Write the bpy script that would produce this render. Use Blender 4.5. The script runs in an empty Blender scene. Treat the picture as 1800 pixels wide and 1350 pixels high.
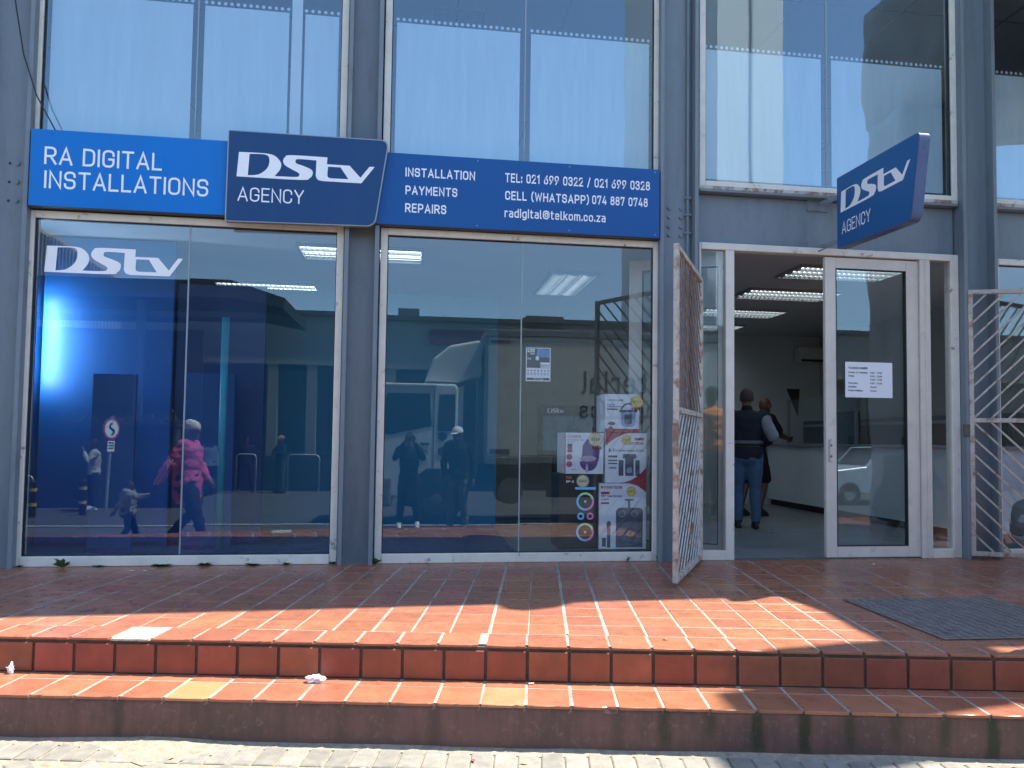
import bpy, bmesh, math, random
from mathutils import Vector, Matrix, Quaternion, noise

rnd = random.Random(11)
S = bpy.context.scene
COL = S.collection
PI = math.pi

# ------------------------------------------------------------------ camera
F_PX, CX, CY = 1354.4, 916.04, 707.79          # focal length and principal point for an 1800 x 1350 frame
YAW, PITCH, ROLL = .140994, .0473351, -.0128857
cam = bpy.data.cameras.new('camera')
cam.sensor_fit = 'HORIZONTAL'; cam.sensor_width = 36.0
cam.lens = F_PX / 1800 * 36
cam.shift_x = (900 - CX) / 1800
cam.shift_y = (CY - 675) / 1800
cam.clip_start = .02; cam.clip_end = 2000
cam_ob = bpy.data.objects.new('camera', cam); COL.objects.link(cam_ob)
fw = Vector((math.sin(YAW) * math.cos(PITCH), math.cos(YAW) * math.cos(PITCH), math.sin(PITCH)))
rt = Vector((math.cos(YAW), -math.sin(YAW), 0)); dn = fw.cross(rt)
rt2 = rt * math.cos(ROLL) + dn * math.sin(ROLL); dn2 = -rt * math.sin(ROLL) + dn * math.cos(ROLL)
CAM = Vector((0, -6.6, 1.05))
m3 = Matrix((rt2, -dn2, -fw)).transposed()
cam_ob.matrix_world = Matrix.Translation(CAM) @ m3.to_4x4()
S.camera = cam_ob

# ------------------------------------------------------------------ sky and sun
SUN = Vector((.48, .10, 1)).normalized()        # direction towards the sun
EL = math.asin(SUN.z); AZ = math.atan2(SUN.x, SUN.y)
w = bpy.data.worlds.new('World'); S.world = w; w.use_nodes = True
nt = w.node_tree; bg = nt.nodes['Background']
sky = nt.nodes.new('ShaderNodeTexSky'); sky.sky_type = 'NISHITA'; sky.sun_disc = False
sky.sun_elevation = EL; sky.sun_rotation = AZ
sky.altitude = 20; sky.air_density = 1.0; sky.dust_density = .3; sky.ozone_density = 1.2
nt.links.new(sky.outputs[0], bg.inputs[0]); bg.inputs[1].default_value = .15
sl = bpy.data.lights.new('sun', 'SUN'); sl.energy = 4.4; sl.angle = math.radians(.53); sl.color = (1, .93, .82)
so = bpy.data.objects.new('sun', sl); COL.objects.link(so)
so.rotation_euler = (-SUN).to_track_quat('-Z', 'Y').to_euler(); so.location = SUN * 40
S.view_settings.view_transform = 'Standard'; S.view_settings.look = 'None'
S.view_settings.exposure = 1.45; S.view_settings.gamma = 1
S.cycles.max_bounces = 10; S.cycles.transparent_max_bounces = 24
S.cycles.sample_clamp_indirect = 4
S.cycles.caustics_reflective = False; S.cycles.caustics_refractive = False
try:
    S.cycles.use_denoising = True; S.cycles.denoiser = 'OPENIMAGEDENOISE'
except Exception:
    pass

# ------------------------------------------------------------------ helpers: materials
MATS = {}
def mat(name, col, rough=.6, metal=0.0, var=.12, scale=6.0, bump=0.0, bscale=60.0, rand=0.0, spec=.5,
        dirt=None, dirt_amt=.0, dirt_scale=3.0, emit=None, emit_s=1.0, coat=0.0, detail=6, stretch=None, rvar=.1, dpow=(.5, .72)):
    """Procedural principled material: base colour with noise mottling, per object variation, patchy dirt, bump."""
    if name in MATS: return MATS[name]
    m = bpy.data.materials.new(name); m.use_nodes = True
    n = m.node_tree.nodes; l = m.node_tree.links; b = n['Principled BSDF']
    tc = n.new('ShaderNodeTexCoord'); vec = tc.outputs['Object']
    if stretch:
        mp = n.new('ShaderNodeMapping'); mp.inputs['Scale'].default_value = stretch; l.new(vec, mp.inputs[0]); vec = mp.outputs[0]
    if rand:                                            # shared meshes: shift the noise from piece to piece
        oi0 = n.new('ShaderNodeObjectInfo'); sc0 = n.new('ShaderNodeVectorMath'); sc0.operation = 'MULTIPLY_ADD'; sc0.inputs[1].default_value = (3.17, 5.31, 4.73)
        l.new(oi0.outputs['Location'], sc0.inputs[0]); l.new(vec, sc0.inputs[2]); vec = sc0.outputs[0]
    nz = n.new('ShaderNodeTexNoise'); nz.inputs['Scale'].default_value = scale; nz.inputs['Detail'].default_value = detail
    nz.inputs['Roughness'].default_value = .65; l.new(vec, nz.inputs['Vector'])
    mr = n.new('ShaderNodeMapRange'); mr.inputs[1].default_value = .3; mr.inputs[2].default_value = .7
    mr.inputs[3].default_value = 1 - var; mr.inputs[4].default_value = 1 + var; l.new(nz.outputs[0], mr.inputs[0])
    val = mr.outputs[0]
    hsv = n.new('ShaderNodeHueSaturation'); hsv.inputs['Color'].default_value = (*col, 1)
    if rand:
        oi = n.new('ShaderNodeObjectInfo')
        r2 = n.new('ShaderNodeMapRange'); r2.inputs[3].default_value = 1 - rand; r2.inputs[4].default_value = 1 + rand
        l.new(oi.outputs['Random'], r2.inputs[0])
        mu = n.new('ShaderNodeMath'); mu.operation = 'MULTIPLY'; l.new(val, mu.inputs[0]); l.new(r2.outputs[0], mu.inputs[1]); val = mu.outputs[0]
        r3 = n.new('ShaderNodeMath'); r3.operation = 'MULTIPLY_ADD'; r3.inputs[1].default_value = 37.7; r3.inputs[2].default_value = 0
        l.new(oi.outputs['Random'], r3.inputs[0])
        fr = n.new('ShaderNodeMath'); fr.operation = 'FRACT'; l.new(r3.outputs[0], fr.inputs[0])
        r4 = n.new('ShaderNodeMapRange'); r4.inputs[3].default_value = .5 - rand * .05; r4.inputs[4].default_value = .5 + rand * .07
        l.new(fr.outputs[0], r4.inputs[0]); l.new(r4.outputs[0], hsv.inputs['Hue'])
    l.new(val, hsv.inputs['Value'])
    out = hsv.outputs[0]
    if dirt is not None:
        dz = n.new('ShaderNodeTexNoise'); dz.inputs['Scale'].default_value = dirt_scale; dz.inputs['Detail'].default_value = 8; dz.inputs['Roughness'].default_value = .7
        l.new(vec, dz.inputs['Vector'])
        dr = n.new('ShaderNodeMapRange'); dr.inputs[1].default_value = dpow[0]; dr.inputs[2].default_value = dpow[1]; dr.inputs[4].default_value = dirt_amt
        l.new(dz.outputs[0], dr.inputs[0])
        mx = n.new('ShaderNodeMix'); mx.data_type = 'RGBA'; l.new(dr.outputs[0], mx.inputs[0]); l.new(out, mx.inputs[6]); mx.inputs[7].default_value = (*dirt, 1)
        out = mx.outputs[2]
    l.new(out, b.inputs['Base Color'])
    rr = n.new('ShaderNodeMapRange'); rr.inputs[1].default_value = .3; rr.inputs[2].default_value = .7
    rr.inputs[3].default_value = max(0, rough - rvar); rr.inputs[4].default_value = min(1, rough + rvar); l.new(nz.outputs[0], rr.inputs[0])
    l.new(rr.outputs[0], b.inputs['Roughness'])
    b.inputs['Metallic'].default_value = metal; b.inputs['Specular IOR Level'].default_value = spec
    if coat: b.inputs['Coat Weight'].default_value = coat
    if bump:
        bz = n.new('ShaderNodeTexNoise'); bz.inputs['Scale'].default_value = bscale; bz.inputs['Detail'].default_value = 5; l.new(vec, bz.inputs['Vector'])
        bp = n.new('ShaderNodeBump'); bp.inputs['Strength'].default_value = bump; bp.inputs['Distance'].default_value = .01
        l.new(bz.outputs[0], bp.inputs['Height']); l.new(bp.outputs[0], b.inputs['Normal'])
    if emit: b.inputs['Emission Color'].default_value = (*emit, 1); b.inputs['Emission Strength'].default_value = emit_s
    MATS[name] = m
    return m

def glass_mat(name, tint, base=.055, wav=.0, dust=.0):
    if name in MATS: return MATS[name]
    m = bpy.data.materials.new(name); m.use_nodes = True
    n = m.node_tree.nodes; l = m.node_tree.links; n.clear()
    o = n.new('ShaderNodeOutputMaterial'); t = n.new('ShaderNodeBsdfTransparent'); t.inputs[0].default_value = (*tint, 1)
    g = n.new('ShaderNodeBsdfGlossy'); g.inputs['Roughness'].default_value = 0.0; g.inputs['Color'].default_value = (.72, .90, 1, 1)
    lw = n.new('ShaderNodeLayerWeight'); lw.inputs[0].default_value = .5
    p = n.new('ShaderNodeMath'); p.operation = 'POWER'; p.inputs[1].default_value = 4.0; l.new(lw.outputs['Facing'], p.inputs[0])
    a = n.new('ShaderNodeMath'); a.operation = 'MULTIPLY_ADD'; a.inputs[1].default_value = .8; a.inputs[2].default_value = base; l.new(p.outputs[0], a.inputs[0])
    mx = n.new('ShaderNodeMixShader'); l.new(a.outputs[0], mx.inputs[0]); l.new(t.outputs[0], mx.inputs[1]); l.new(g.outputs[0], mx.inputs[2])
    if wav:
        tc = n.new('ShaderNodeTexCoord'); nz = n.new('ShaderNodeTexNoise'); nz.inputs['Scale'].default_value = 1.3; nz.inputs['Detail'].default_value = 1
        l.new(tc.outputs['Object'], nz.inputs['Vector']); bp = n.new('ShaderNodeBump'); bp.inputs['Strength'].default_value = wav; bp.inputs['Distance'].default_value = .004
        l.new(nz.outputs[0], bp.inputs['Height']); l.new(bp.outputs[0], g.inputs['Normal'])
    last = mx.outputs[0]
    if dust:
        tc2 = n.new('ShaderNodeTexCoord'); mp = n.new('ShaderNodeMapping'); mp.inputs['Scale'].default_value = (9, 9, .9); l.new(tc2.outputs['Object'], mp.inputs[0])
        dz = n.new('ShaderNodeTexNoise'); dz.inputs['Scale'].default_value = 2.2; dz.inputs['Detail'].default_value = 8; dz.inputs['Roughness'].default_value = .75; l.new(mp.outputs[0], dz.inputs['Vector'])
        dr = n.new('ShaderNodeMapRange'); dr.inputs[1].default_value = .42; dr.inputs[2].default_value = .8; dr.inputs[3].default_value = dust * .3; dr.inputs[4].default_value = dust; l.new(dz.outputs[0], dr.inputs[0])
        df = n.new('ShaderNodeBsdfDiffuse'); df.inputs[0].default_value = (.5, .48, .44, 1)
        m2 = n.new('ShaderNodeMixShader'); l.new(dr.outputs[0], m2.inputs[0]); l.new(last, m2.inputs[1]); l.new(df.outputs[0], m2.inputs[2]); last = m2.outputs[0]
    l.new(last, o.inputs[0]); MATS[name] = m
    return m

# ------------------------------------------------------------------ helpers: meshes and objects
class MB:
    def __init__(s): s.v = []; s.f = []; s.m = []; s.cur = 0
    def add(s, vs, fs):
        k = len(s.v); s.v += [tuple(v) for v in vs]
        for f in fs: s.f.append(tuple(i + k for i in f)); s.m.append(s.cur)
        return s
    def box(s, x0, x1, y0, y1, z0, z1, M=None):
        vs = [Vector((x, y, z)) for z in (z0, z1) for y in (y0, y1) for x in (x0, x1)]
        if M is not None: vs = [M @ v for v in vs]
        return s.add(vs, [(0, 2, 3, 1), (4, 5, 7, 6), (0, 1, 5, 4), (2, 6, 7, 3), (0, 4, 6, 2), (1, 3, 7, 5)])
    def rings(s, rings, caps=True):
        k = len(rings[0]); vs = [p for r in rings for p in r]; fs = []
        for i in range(len(rings) - 1):
            for j in range(k):
                a = i * k + j; b = i * k + (j + 1) % k
                fs.append((a, b, b + k, a + k))
        if caps:
            fs.append(tuple(range(k))[::-1]); fs.append(tuple((len(rings) - 1) * k + j for j in range(k)))
        return s.add(vs, fs)
    def tube(s, pts, rad, n=8, caps=True):
        pts = [Vector(p) for p in pts]
        if not isinstance(rad, (list, tuple)): rad = [rad] * len(pts)
        rings = []; up = None
        for i, p in enumerate(pts):
            d = (pts[min(i + 1, len(pts) - 1)] - pts[max(i - 1, 0)]).normalized()
            if up is None:
                up = Vector((0, 0, 1)) if abs(d.z) < .9 else Vector((1, 0, 0))
            a = d.cross(up).normalized(); b = a.cross(d).normalized(); up = b
            rings.append([p + (a * math.cos(2 * PI * j / n) + b * math.sin(2 * PI * j / n)) * rad[i] for j in range(n)])
        return s.rings(rings, caps)
    def bar(s, p0, p1, wx, wy, side=Vector((0, -1, 0))):
        """square bar between two points; 'side' is the direction of its wy thickness"""
        p0 = Vector(p0); p1 = Vector(p1); d = (p1 - p0).normalized(); a = d.cross(side).normalized(); b = a.cross(d).normalized()
        r = [[p + a * sx * wx / 2 + b * sy * wy / 2 for sx, sy in ((-1, -1), (1, -1), (1, 1), (-1, 1))] for p in (p0, p1)]
        return s.rings(r)
    def prism(s, poly, axis, a0, a1):
        """poly: 2d outline; axis 'y': (x,z) swept along y; 'x': (y,z) swept along x; 'z': (x,y) swept along z"""
        def P(u, v, t): return {'y': (u, t, v), 'x': (t, u, v), 'z': (u, v, t)}[axis]
        k = len(poly); vs = [P(u, v, a0) for u, v in poly] + [P(u, v, a1) for u, v in poly]
        fs = [tuple(range(k)), tuple(range(2 * k - 1, k - 1, -1))]
        for i in range(k): fs.append((i, i + k, (i + 1) % k + k, (i + 1) % k))
        return s.add(vs, fs)
    def ball(s, c, r, n=12, m=8):
        c = Vector(c)
        if not isinstance(r, (tuple, list)): r = (r, r, r)
        rings = []
        for i in range(1, m):
            t = PI * i / m
            rings.append([c + Vector((r[0] * math.sin(t) * math.cos(2 * PI * j / n), r[1] * math.sin(t) * math.sin(2 * PI * j / n), -r[2] * math.cos(t))) for j in range(n)])
        k = len(s.v); s.rings(rings, False)
        q = len(s.v); s.v += [tuple(c + Vector((0, 0, -r[2]))), tuple(c + Vector((0, 0, r[2])))]
        for j in range(n):
            s.f.append((q, k + (j + 1) % n, k + j)); s.m.append(s.cur)
            e = k + (m - 2) * n; s.f.append((q + 1, e + j, e + (j + 1) % n)); s.m.append(s.cur)
        return s
    def disc(s, c, r, n, axis, depth):
        c = Vector(c); ax = Vector(axis).normalized(); u = Vector((0, 0, 1)) if abs(ax.z) < .9 else Vector((1, 0, 0))
        a = ax.cross(u).normalized(); b = a.cross(ax)
        rg = lambda o: [c + o * ax + (a * math.cos(2 * PI * j / n) + b * math.sin(2 * PI * j / n)) * r for j in range(n)]
        return s.rings([rg(0), rg(depth)])
    def mesh(s, name, mats, smooth=False):
        me = bpy.data.meshes.new(name); me.from_pydata(s.v, [], s.f); me.update()
        if not isinstance(mats, (list, tuple)): mats = [mats]
        for m in mats: me.materials.append(m)
        if len(mats) > 1: me.polygons.foreach_set('material_index', s.m)
        bm = bmesh.new(); bm.from_mesh(me); bmesh.ops.recalc_face_normals(bm, faces=bm.faces); bm.to_mesh(me); bm.free()
        if smooth: me.polygons.foreach_set('use_smooth', [True] * len(me.polygons))
        return me
    def build(s, name, mats, parent=None, smooth=False, bevel=0.0, local=False, seg=2, autosmooth=False):
        o = bpy.data.objects.new(name, s.mesh(name, mats, smooth)); COL.objects.link(o)
        adopt(o, parent, local)
        if bevel:
            b = o.modifiers.new('bevel', 'BEVEL'); b.width = bevel; b.segments = seg; b.limit_method = 'ANGLE'; b.angle_limit = math.radians(40)
        return o

def adopt(o, parent, local=False):
    if parent is None: return
    o.parent = parent
    if parent.type == 'EMPTY' and not local: o.matrix_parent_inverse = Matrix.Translation(-parent.location)
def tag(o, label=None, cat=None, group=None, kind=None):
    if label: o['label'] = label
    if cat: o['category'] = cat
    if group: o['group'] = group
    if kind: o['kind'] = kind
    return o
def thing(name, loc, label, cat, group=None, rz=0):
    o = bpy.data.objects.new(name, None); COL.objects.link(o); o.location = loc; o.rotation_euler = (0, 0, rz); o.empty_display_size = .1
    return tag(o, label, cat, group)
def obj(name, me, parent=None, loc=None, rz=0, local=False):
    o = bpy.data.objects.new(name, me); COL.objects.link(o)
    if loc is not None: o.location = loc
    o.rotation_euler = (0, 0, rz); adopt(o, parent, local)
    return o

# ------------------------------------------------------------------ helpers: stroke lettering (monoline, like the sign's grotesque)
def G(s):
    out = []
    for st in s.split(';'):
        out.append([tuple(float(q) for q in p.split(',')) for p in st.split()])
    return out
GL = {
'A': (.62, '0,0 .31,1 .62,0;.11,.3 .51,.3'), 'B': (.55, '0,0 0,1;0,1 .5,1,.22 .5,.54,.22 0,.54;0,.54 .55,.54,.26 .55,0,.26 0,0'),
'C': (.54, '.54,.7 .54,1,.27 0,1,.27 0,0,.27 .54,0,.27 .54,.3'), 'D': (.56, '0,0 0,1;0,1 .56,1,.3 .56,0,.3 0,0'),
'E': (.47, '.47,0 0,0 0,1 .47,1;0,.52 .42,.52'), 'F': (.45, '0,0 0,1 .45,1;0,.5 .4,.5'),
'G': (.56, '.56,.72 .56,1,.28 0,1,.28 0,0,.28 .56,0,.28 .56,.47 .32,.47'), 'H': (.56, '0,0 0,1;.56,0 .56,1;0,.52 .56,.52'),
'I': (0, '0,0 0,1'), 'J': (.4, '.4,1 .4,0,.22 0,0,.22 0,.22'), 'K': (.54, '0,0 0,1;.52,1 0,.4;.18,.6 .56,0'), 'L': (.45, '0,1 0,0 .45,0'),
'M': (.68, '0,0 0,1 .34,.35 .68,1 .68,0'), 'N': (.57, '0,0 0,1 .57,0 .57,1'), 'O': (.57, '.285,1 .57,1,.285 .57,0,.285 0,0,.285 0,1,.285 .285,1'),
'P': (.54, '0,0 0,1;0,1 .54,1,.27 .54,.43,.27 0,.43'), 'Q': (.57, '.285,1 .57,1,.285 .57,0,.285 0,0,.285 0,1,.285 .285,1;.38,.2 .6,-.04'),
'R': (.55, '0,0 0,1;0,1 .54,1,.27 .54,.46,.27 0,.46;.28,.46 .56,0'), 'S': (.53, '.52,.76 .52,1,.25 0,1,.25 0,.52,.22 .53,.52,.24 .53,0,.26 0,0,.26 0,.24'),
'T': (.56, '0,1 .56,1;.28,1 .28,0'), 'U': (.56, '0,1 0,0,.28 .56,0,.28 .56,1'), 'V': (.6, '0,1 .3,0 .6,1'), 'W': (.86, '0,1 .2,0 .43,.85 .66,0 .86,1'),
'X': (.56, '0,0 .56,1;0,1 .56,0'), 'Y': (.58, '0,1 .29,.45 .58,1;.29,.45 .29,0'), 'Z': (.52, '0,1 .52,1 0,0 .52,0'),
'0': (.5, '.25,1 .5,1,.25 .5,0,.25 0,0,.25 0,1,.25 .25,1'), '1': (.24, '0,.8 .22,1 .22,0'), '2': (.5, '0,.74 0,1,.25 .5,1,.25 .5,.6,.2 0,0 .52,0'),
'3': (.5, '0,.8 0,1,.24 .48,1,.24 .48,.54,.2 .2,.54;.2,.54 .5,.54,.24 .5,0,.25 0,0,.25 0,.22'), '4': (.54, '.42,0 .42,.5;.3,1 0,.22 .54,.22'),
'5': (.5, '.46,1 .04,1 .02,.56 .5,.62,.25 .5,0,.25 0,0,.25 0,.2'), '6': (.52, '.42,1 .05,.45,.1 0,0,.26 .52,0,.26 .52,.6,.26 .1,.6,.2'),
'7': (.5, '0,.82 0,1 .5,1 .2,0'), '8': (.5, '.25,1 .47,1,.22 .47,.54,.22 .03,.54,.22 .03,1,.22 .25,1;.25,.54 .5,.54,.25 .5,0,.25 0,0,.25 0,.54,.25 .25,.54'),
'9': (.52, '.1,0 .47,.55,.1 .52,1,.26 0,1,.26 0,.4,.26 .42,.4,.2'), ':': (.0, '0,.14 0,.0;0,.66 0,.52'), '.': (0, '0,.13 0,0'), '/': (.36, '0,-.08 .36,1.08'),
'(': (.18, '.18,1.12 0,.9,.3 0,.1,.3 .18,-.12'), ')': (.18, '0,1.12 .18,.9,.3 .18,.1,.3 0,-.12'), '-': (.28, '0,.45 .28,.45'), '"': (.14, '0,1 0,.75;.14,1 .14,.75'),
'@': (.78, '.56,.3 .56,.72;.56,.62 .56,.75,.12 .24,.75,.18 .24,.28,.16 .5,.28,.1 .56,.3,.02 .56,.2,.05 .78,.2,.1 .78,1,.36 0,1,.36 0,0,.36 .6,0'),
'a': (.43, '.04,.72 .43,.72,.2 .43,0;.43,.42 0,.42,.2 0,0,.2 .43,0,.16'), 'b': (.46, '0,1.04 0,0;0,.72 .46,.72,.23 .46,0,.23 0,0'),
'c': (.42, '.42,.5 .42,.72,.21 0,.72,.21 0,0,.21 .42,0,.21 .42,.2'), 'd': (.46, '.46,1.04 .46,0;.46,.72 0,.72,.23 0,0,.23 .46,0'),
'e': (.45, '.02,.38 .45,.38 .45,.72,.22 0,.72,.22 0,0,.22 .42,0,.2 .42,.1'), 'f': (.3, '.08,0 .08,1.04,.16 .3,1.04;0,.72 .28,.72'),
'g': (.46, '.46,.72 .46,-.26,.2 .04,-.26;.46,.72 0,.72,.23 0,0,.23 .46,0'), 'h': (.44, '0,0 0,1.04;0,.72 .44,.72,.2 .44,0'), 'i': (0, '0,0 0,.74;0,1.05 0,.92'),
'k': (.42, '0,0 0,1.04;.4,.74 0,.3;.14,.45 .43,0'), 'l': (.1, '0,1.04 0,0,.1 .12,0'), 'm': (.72, '0,0 0,.74;0,.72 .36,.72,.17 .36,0;.36,.72 .72,.72,.17 .72,0'),
'n': (.44, '0,0 0,.74;0,.72 .44,.72,.2 .44,0'), 'o': (.46, '.23,.72 .46,.72,.23 .46,0,.23 0,0,.23 0,.72,.23 .23,.72'), 'p': (.46, '0,.74 0,-.28;0,.72 .46,.72,.23 .46,0,.23 0,0'),
'r': (.3, '0,0 0,.74;0,.72 .3,.72,.1 .3,.68'), 's': (.4, '.38,.55 .38,.72,.16 .02,.72,.16 .02,.38,.15 .4,.38,.15 .4,0,.17 0,0,.17 0,.15'), 't': (.3, '.08,.98 .08,0,.14 .3,0;0,.74 .28,.74'),
'u': (.44, '0,.74 0,0,.2 .44,0;.44,.74 .44,0'), 'v': (.44, '0,.74 .22,0 .44,.74'), 'w': (.66, '0,.74 .16,0 .33,.66 .5,0 .66,.74'), 'y': (.44, '0,.74 .22,.0;.44,.74 .12,-.28'),
'z': (.4, '0,.72 .4,.72 0,0 .4,0'), 'x': (.42, '0,0 .42,.74;0,.74 .42,0'), 'j': (.1, '.1,.74 .1,-.26,.1 0,-.26'), 'q': (.46, '.46,.74 .46,-.28;.46,.72 0,.72,.23 0,0,.23 .46,0'), ' ': (.16, ''), ',': (0, '0,.1 0,-.1')}
def fillet(pts):
    out = []
    for i, p in enumerate(pts):
        if len(p) < 3 or i in (0, len(pts) - 1): out.append(Vector(p[:2])); continue
        a = Vector(pts[i - 1][:2]); b = Vector(p[:2]); c = Vector(pts[i + 1][:2]); u = (a - b); v = (c - b)
        r = min(p[2], u.length * .999, v.length * .999)
        if r < 1e-4: out.append(b); continue
        u.normalize(); v.normalize()
        for k in range(7):
            t = k / 6; out.append((b + u * r) * (1 - t) ** 2 + b * (2 * t * (1 - t)) + (b + v * r) * t * t)
    q = [out[0]]
    for p in out[1:]:
        if (p - q[-1]).length > 1e-4: q.append(p)
    return q
def lettering(mb, text, w, x0, y0, width, height, place, gap=.2, dz=.00012):
    """ribbons of a line of text fitted in width x height; place(u, v, d) gives the 3d point"""
    adv = 0; strokes = []
    for ch in text:
        gw, gs = GL.get(ch, GL[' '])
        if gs.strip():
            for st in G(gs): strokes.append([(p[0] + adv, *p[1:]) for p in st])
        adv += gw + w + gap
    tot = adv - gap
    sx = width / tot; sy = height / (1 + w * .0)
    k = 0
    for st in strokes:
        q = fillet(st); n = len(q); L = []; Rr = []
        closed = (q[0] - q[-1]).length < 1e-3
        q = [Vector((p.x + w / 2, w / 2 + p.y * (1 - w))) for p in q]
        for i in range(n):
            if closed and i in (0, n - 1): d0 = (q[-1] - q[-2]).normalized(); d1 = (q[1] - q[0]).normalized()
            else:
                d0 = (q[i] - q[i - 1]).normalized() if i else (q[1] - q[0]).normalized(); d1 = (q[i + 1] - q[i]).normalized() if i < n - 1 else d0
            t = (d0 + d1)
            t = t.normalized() if t.length > 1e-3 else d0
            nn = Vector((-t.y, t.x)); c = max(.45, nn.dot(Vector((-d0.y, d0.x))))
            h = w / 2 / c
            e = Vector((0, 0))
            if not closed and i == 0: e = -d0 * w / 2 * .98
            if not closed and i == n - 1: e = d0 * w / 2 * .98
            L.append(q[i] + nn * h + e); Rr.append(q[i] - nn * h + e)
        k += 1
        vs = []
        for a, b in zip(L, Rr):
            vs += [place(x0 + a.x * sx, y0 + a.y * sy, k * dz), place(x0 + b.x * sx, y0 + b.y * sy, k * dz)]
        mb.add(vs, [(2 * i, 2 * i + 1, 2 * i + 3, 2 * i + 2) for i in range(n - 1)])
    return mb
LOGO = [[(130,200),(280,206),(335,220),(368,255),(366,290),(335,329),(455,332),(474,324),(470,310),(430,290),(392,268),(381,245),(392,224),(425,213),(635,222),(633,260),(765,266),(830,332),(882,270),(912,271),(836,363),(610,353),(582,345),(570,325),(572,240),(470,234),(452,243),(458,258),(500,272),(545,292),(552,315),(535,338),(480,348),(120,333)],
        [(190,209),(282,213),(303,240),(292,285),(245,320),(183,326)],
        [(640,273),(712,276),(760,341),(655,337),(638,325)]]
def logo_mesh(x0, y0, W, H, place, mb):
    """the wordmark as flat filled outline (smooth curves, two counters)"""
    keep = {0: {0, 14, 15, 16, 17, 18, 19, 20, 21, 23, 24, 33, 4 + 1}, 1: {0, 5}, 2: {0, 1, 2, 3}}
    cu = bpy.data.curves.new('tmp', 'CURVE'); cu.dimensions = '2D'; cu.fill_mode = 'BOTH'
    for si, sp in enumerate(LOGO):
        P = [Vector(((x - 120) / 792, 1 - (y - .0436 * (x - 130) - 200) / 133)) for x, y in sp]; out = []; n = len(P)
        for i in range(n):
            a, b, c, d = P[i - 1], P[i], P[(i + 1) % n], P[(i + 2) % n]
            if i in keep[si]: a = b
            if (i + 1) % n in keep[si]: d = c
            straight = i in keep[si] and (i + 1) % n in keep[si]
            for k in range(1 if straight else 6):
                t = k / 6
                out.append(.5 * ((2 * b) + (c - a) * t + (2 * a - 5 * b + 4 * c - d) * t * t + (3 * b - a - 3 * c + d) * t ** 3) if not straight else b)
        s = cu.splines.new('POLY'); s.points.add(len(out) - 1); s.use_cyclic_u = True
        for p, q in zip(s.points, out): p.co = (q.x, q.y, 0, 1)
    o = bpy.data.objects.new('tmp', cu); COL.objects.link(o)
    me = bpy.data.meshes.new_from_object(o.evaluated_get(bpy.context.evaluated_depsgraph_get()))
    mb.add([place(x0 + v.co.x * W, y0 + v.co.y * H, 0) for v in me.vertices], [tuple(p.vertices) for p in me.polygons])
    bpy.data.objects.remove(o); bpy.data.curves.remove(cu); bpy.data.meshes.remove(me)
    return mb
def onY(y): return lambda u, v, d: (u, y - d, v)                 # print on a plane that faces the street

# ------------------------------------------------------------------ materials
STEEL = mat('blue_grey_steel_paint', (.205, .25, .285), .5, var=.16, scale=3.5, bump=.05, bscale=90, dirt=(.10, .112, .125), dirt_amt=.7, dirt_scale=3.5, spec=.4, stretch=(1.6, 1.6, .45), dpow=(.46, .74))
FRAME = mat('chipped_white_frame_paint', (.77, .73, .64), .55, var=.10, scale=5, bump=.08, bscale=70, dirt=(.20, .19, .18), dirt_amt=.85, dirt_scale=9, dpow=(.60, .68))
FRAME2 = mat('cream_aluminium', (.67, .63, .56), .42, var=.08, scale=4, dirt=(.3, .27, .23), dirt_amt=.5, dirt_scale=7, dpow=(.58, .75))
RUSTW = mat('rusty_white_gate_paint', (.52, .49, .43), .65, var=.15, scale=12, bump=.2, bscale=120, dirt=(.24, .12, .065), dirt_amt=.85, dirt_scale=11, dpow=(.50, .64))
RUST = mat('brown_rusted_bars', (.23, .165, .13), .8, var=.3, scale=16, bump=.3, bscale=120, dirt=(.42, .37, .32), dirt_amt=.7, dirt_scale=18, dpow=(.5, .65))
RUBBER = mat('black_gasket', (.02, .021, .024), .6)
GLASS = glass_mat('window_glass', (.94, .97, .985), base=.074, wav=.06, dust=.010)
GLASSU = glass_mat('upper_window_glass', (.86, .91, .94), base=.120, wav=.10, dust=.02)
FILM = mat('frosted_film', (.76, .90, .94), .5, var=.06, scale=1.5, dirt=(.60, .75, .82), dirt_amt=.5, dirt_scale=3.5, stretch=(3.5, 3.5, .35), dpow=(.42, .75))
PLASTERW = mat('painted_wall', (.36, .38, .38), .8, var=.05, scale=2)
DARKMORTAR = mat('dark_mortar', (.11, .09, .072), .9, var=.3, scale=25, bump=.4, bscale=150)
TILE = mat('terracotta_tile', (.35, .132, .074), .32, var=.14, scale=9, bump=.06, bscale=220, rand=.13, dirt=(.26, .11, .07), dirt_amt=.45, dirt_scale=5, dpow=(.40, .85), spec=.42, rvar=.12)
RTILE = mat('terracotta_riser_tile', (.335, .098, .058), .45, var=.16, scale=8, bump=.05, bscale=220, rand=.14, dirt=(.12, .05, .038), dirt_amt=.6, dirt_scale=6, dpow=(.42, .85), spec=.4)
GROUT = mat('pale_grout', (.40, .37, .31), .9, var=.2, scale=30, bump=.3, bscale=200, dirt=(.10, .09, .075), dirt_amt=.8, dirt_scale=4, dpow=(.42, .68))
CONC = mat('rough_concrete_patch', (.50, .46, .37), .95, var=.25, scale=60, bump=.6, bscale=180)

# ------------------------------------------------------------------ ground
TH = math.atan(.1667)                                   # the steps run askew to the shopfront
EV = Vector((math.cos(TH), -math.sin(TH), 0)); NV = Vector((math.sin(TH), math.cos(TH), 0))
def sn(s, n, z=0): return EV * s + NV * n + Vector((0, 0, z))
N1, N2 = -2.545, -2.880                                 # nosing of the platform and of the lower step
Z1, Z2 = -.18, -.38
ROTT = -TH

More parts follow.
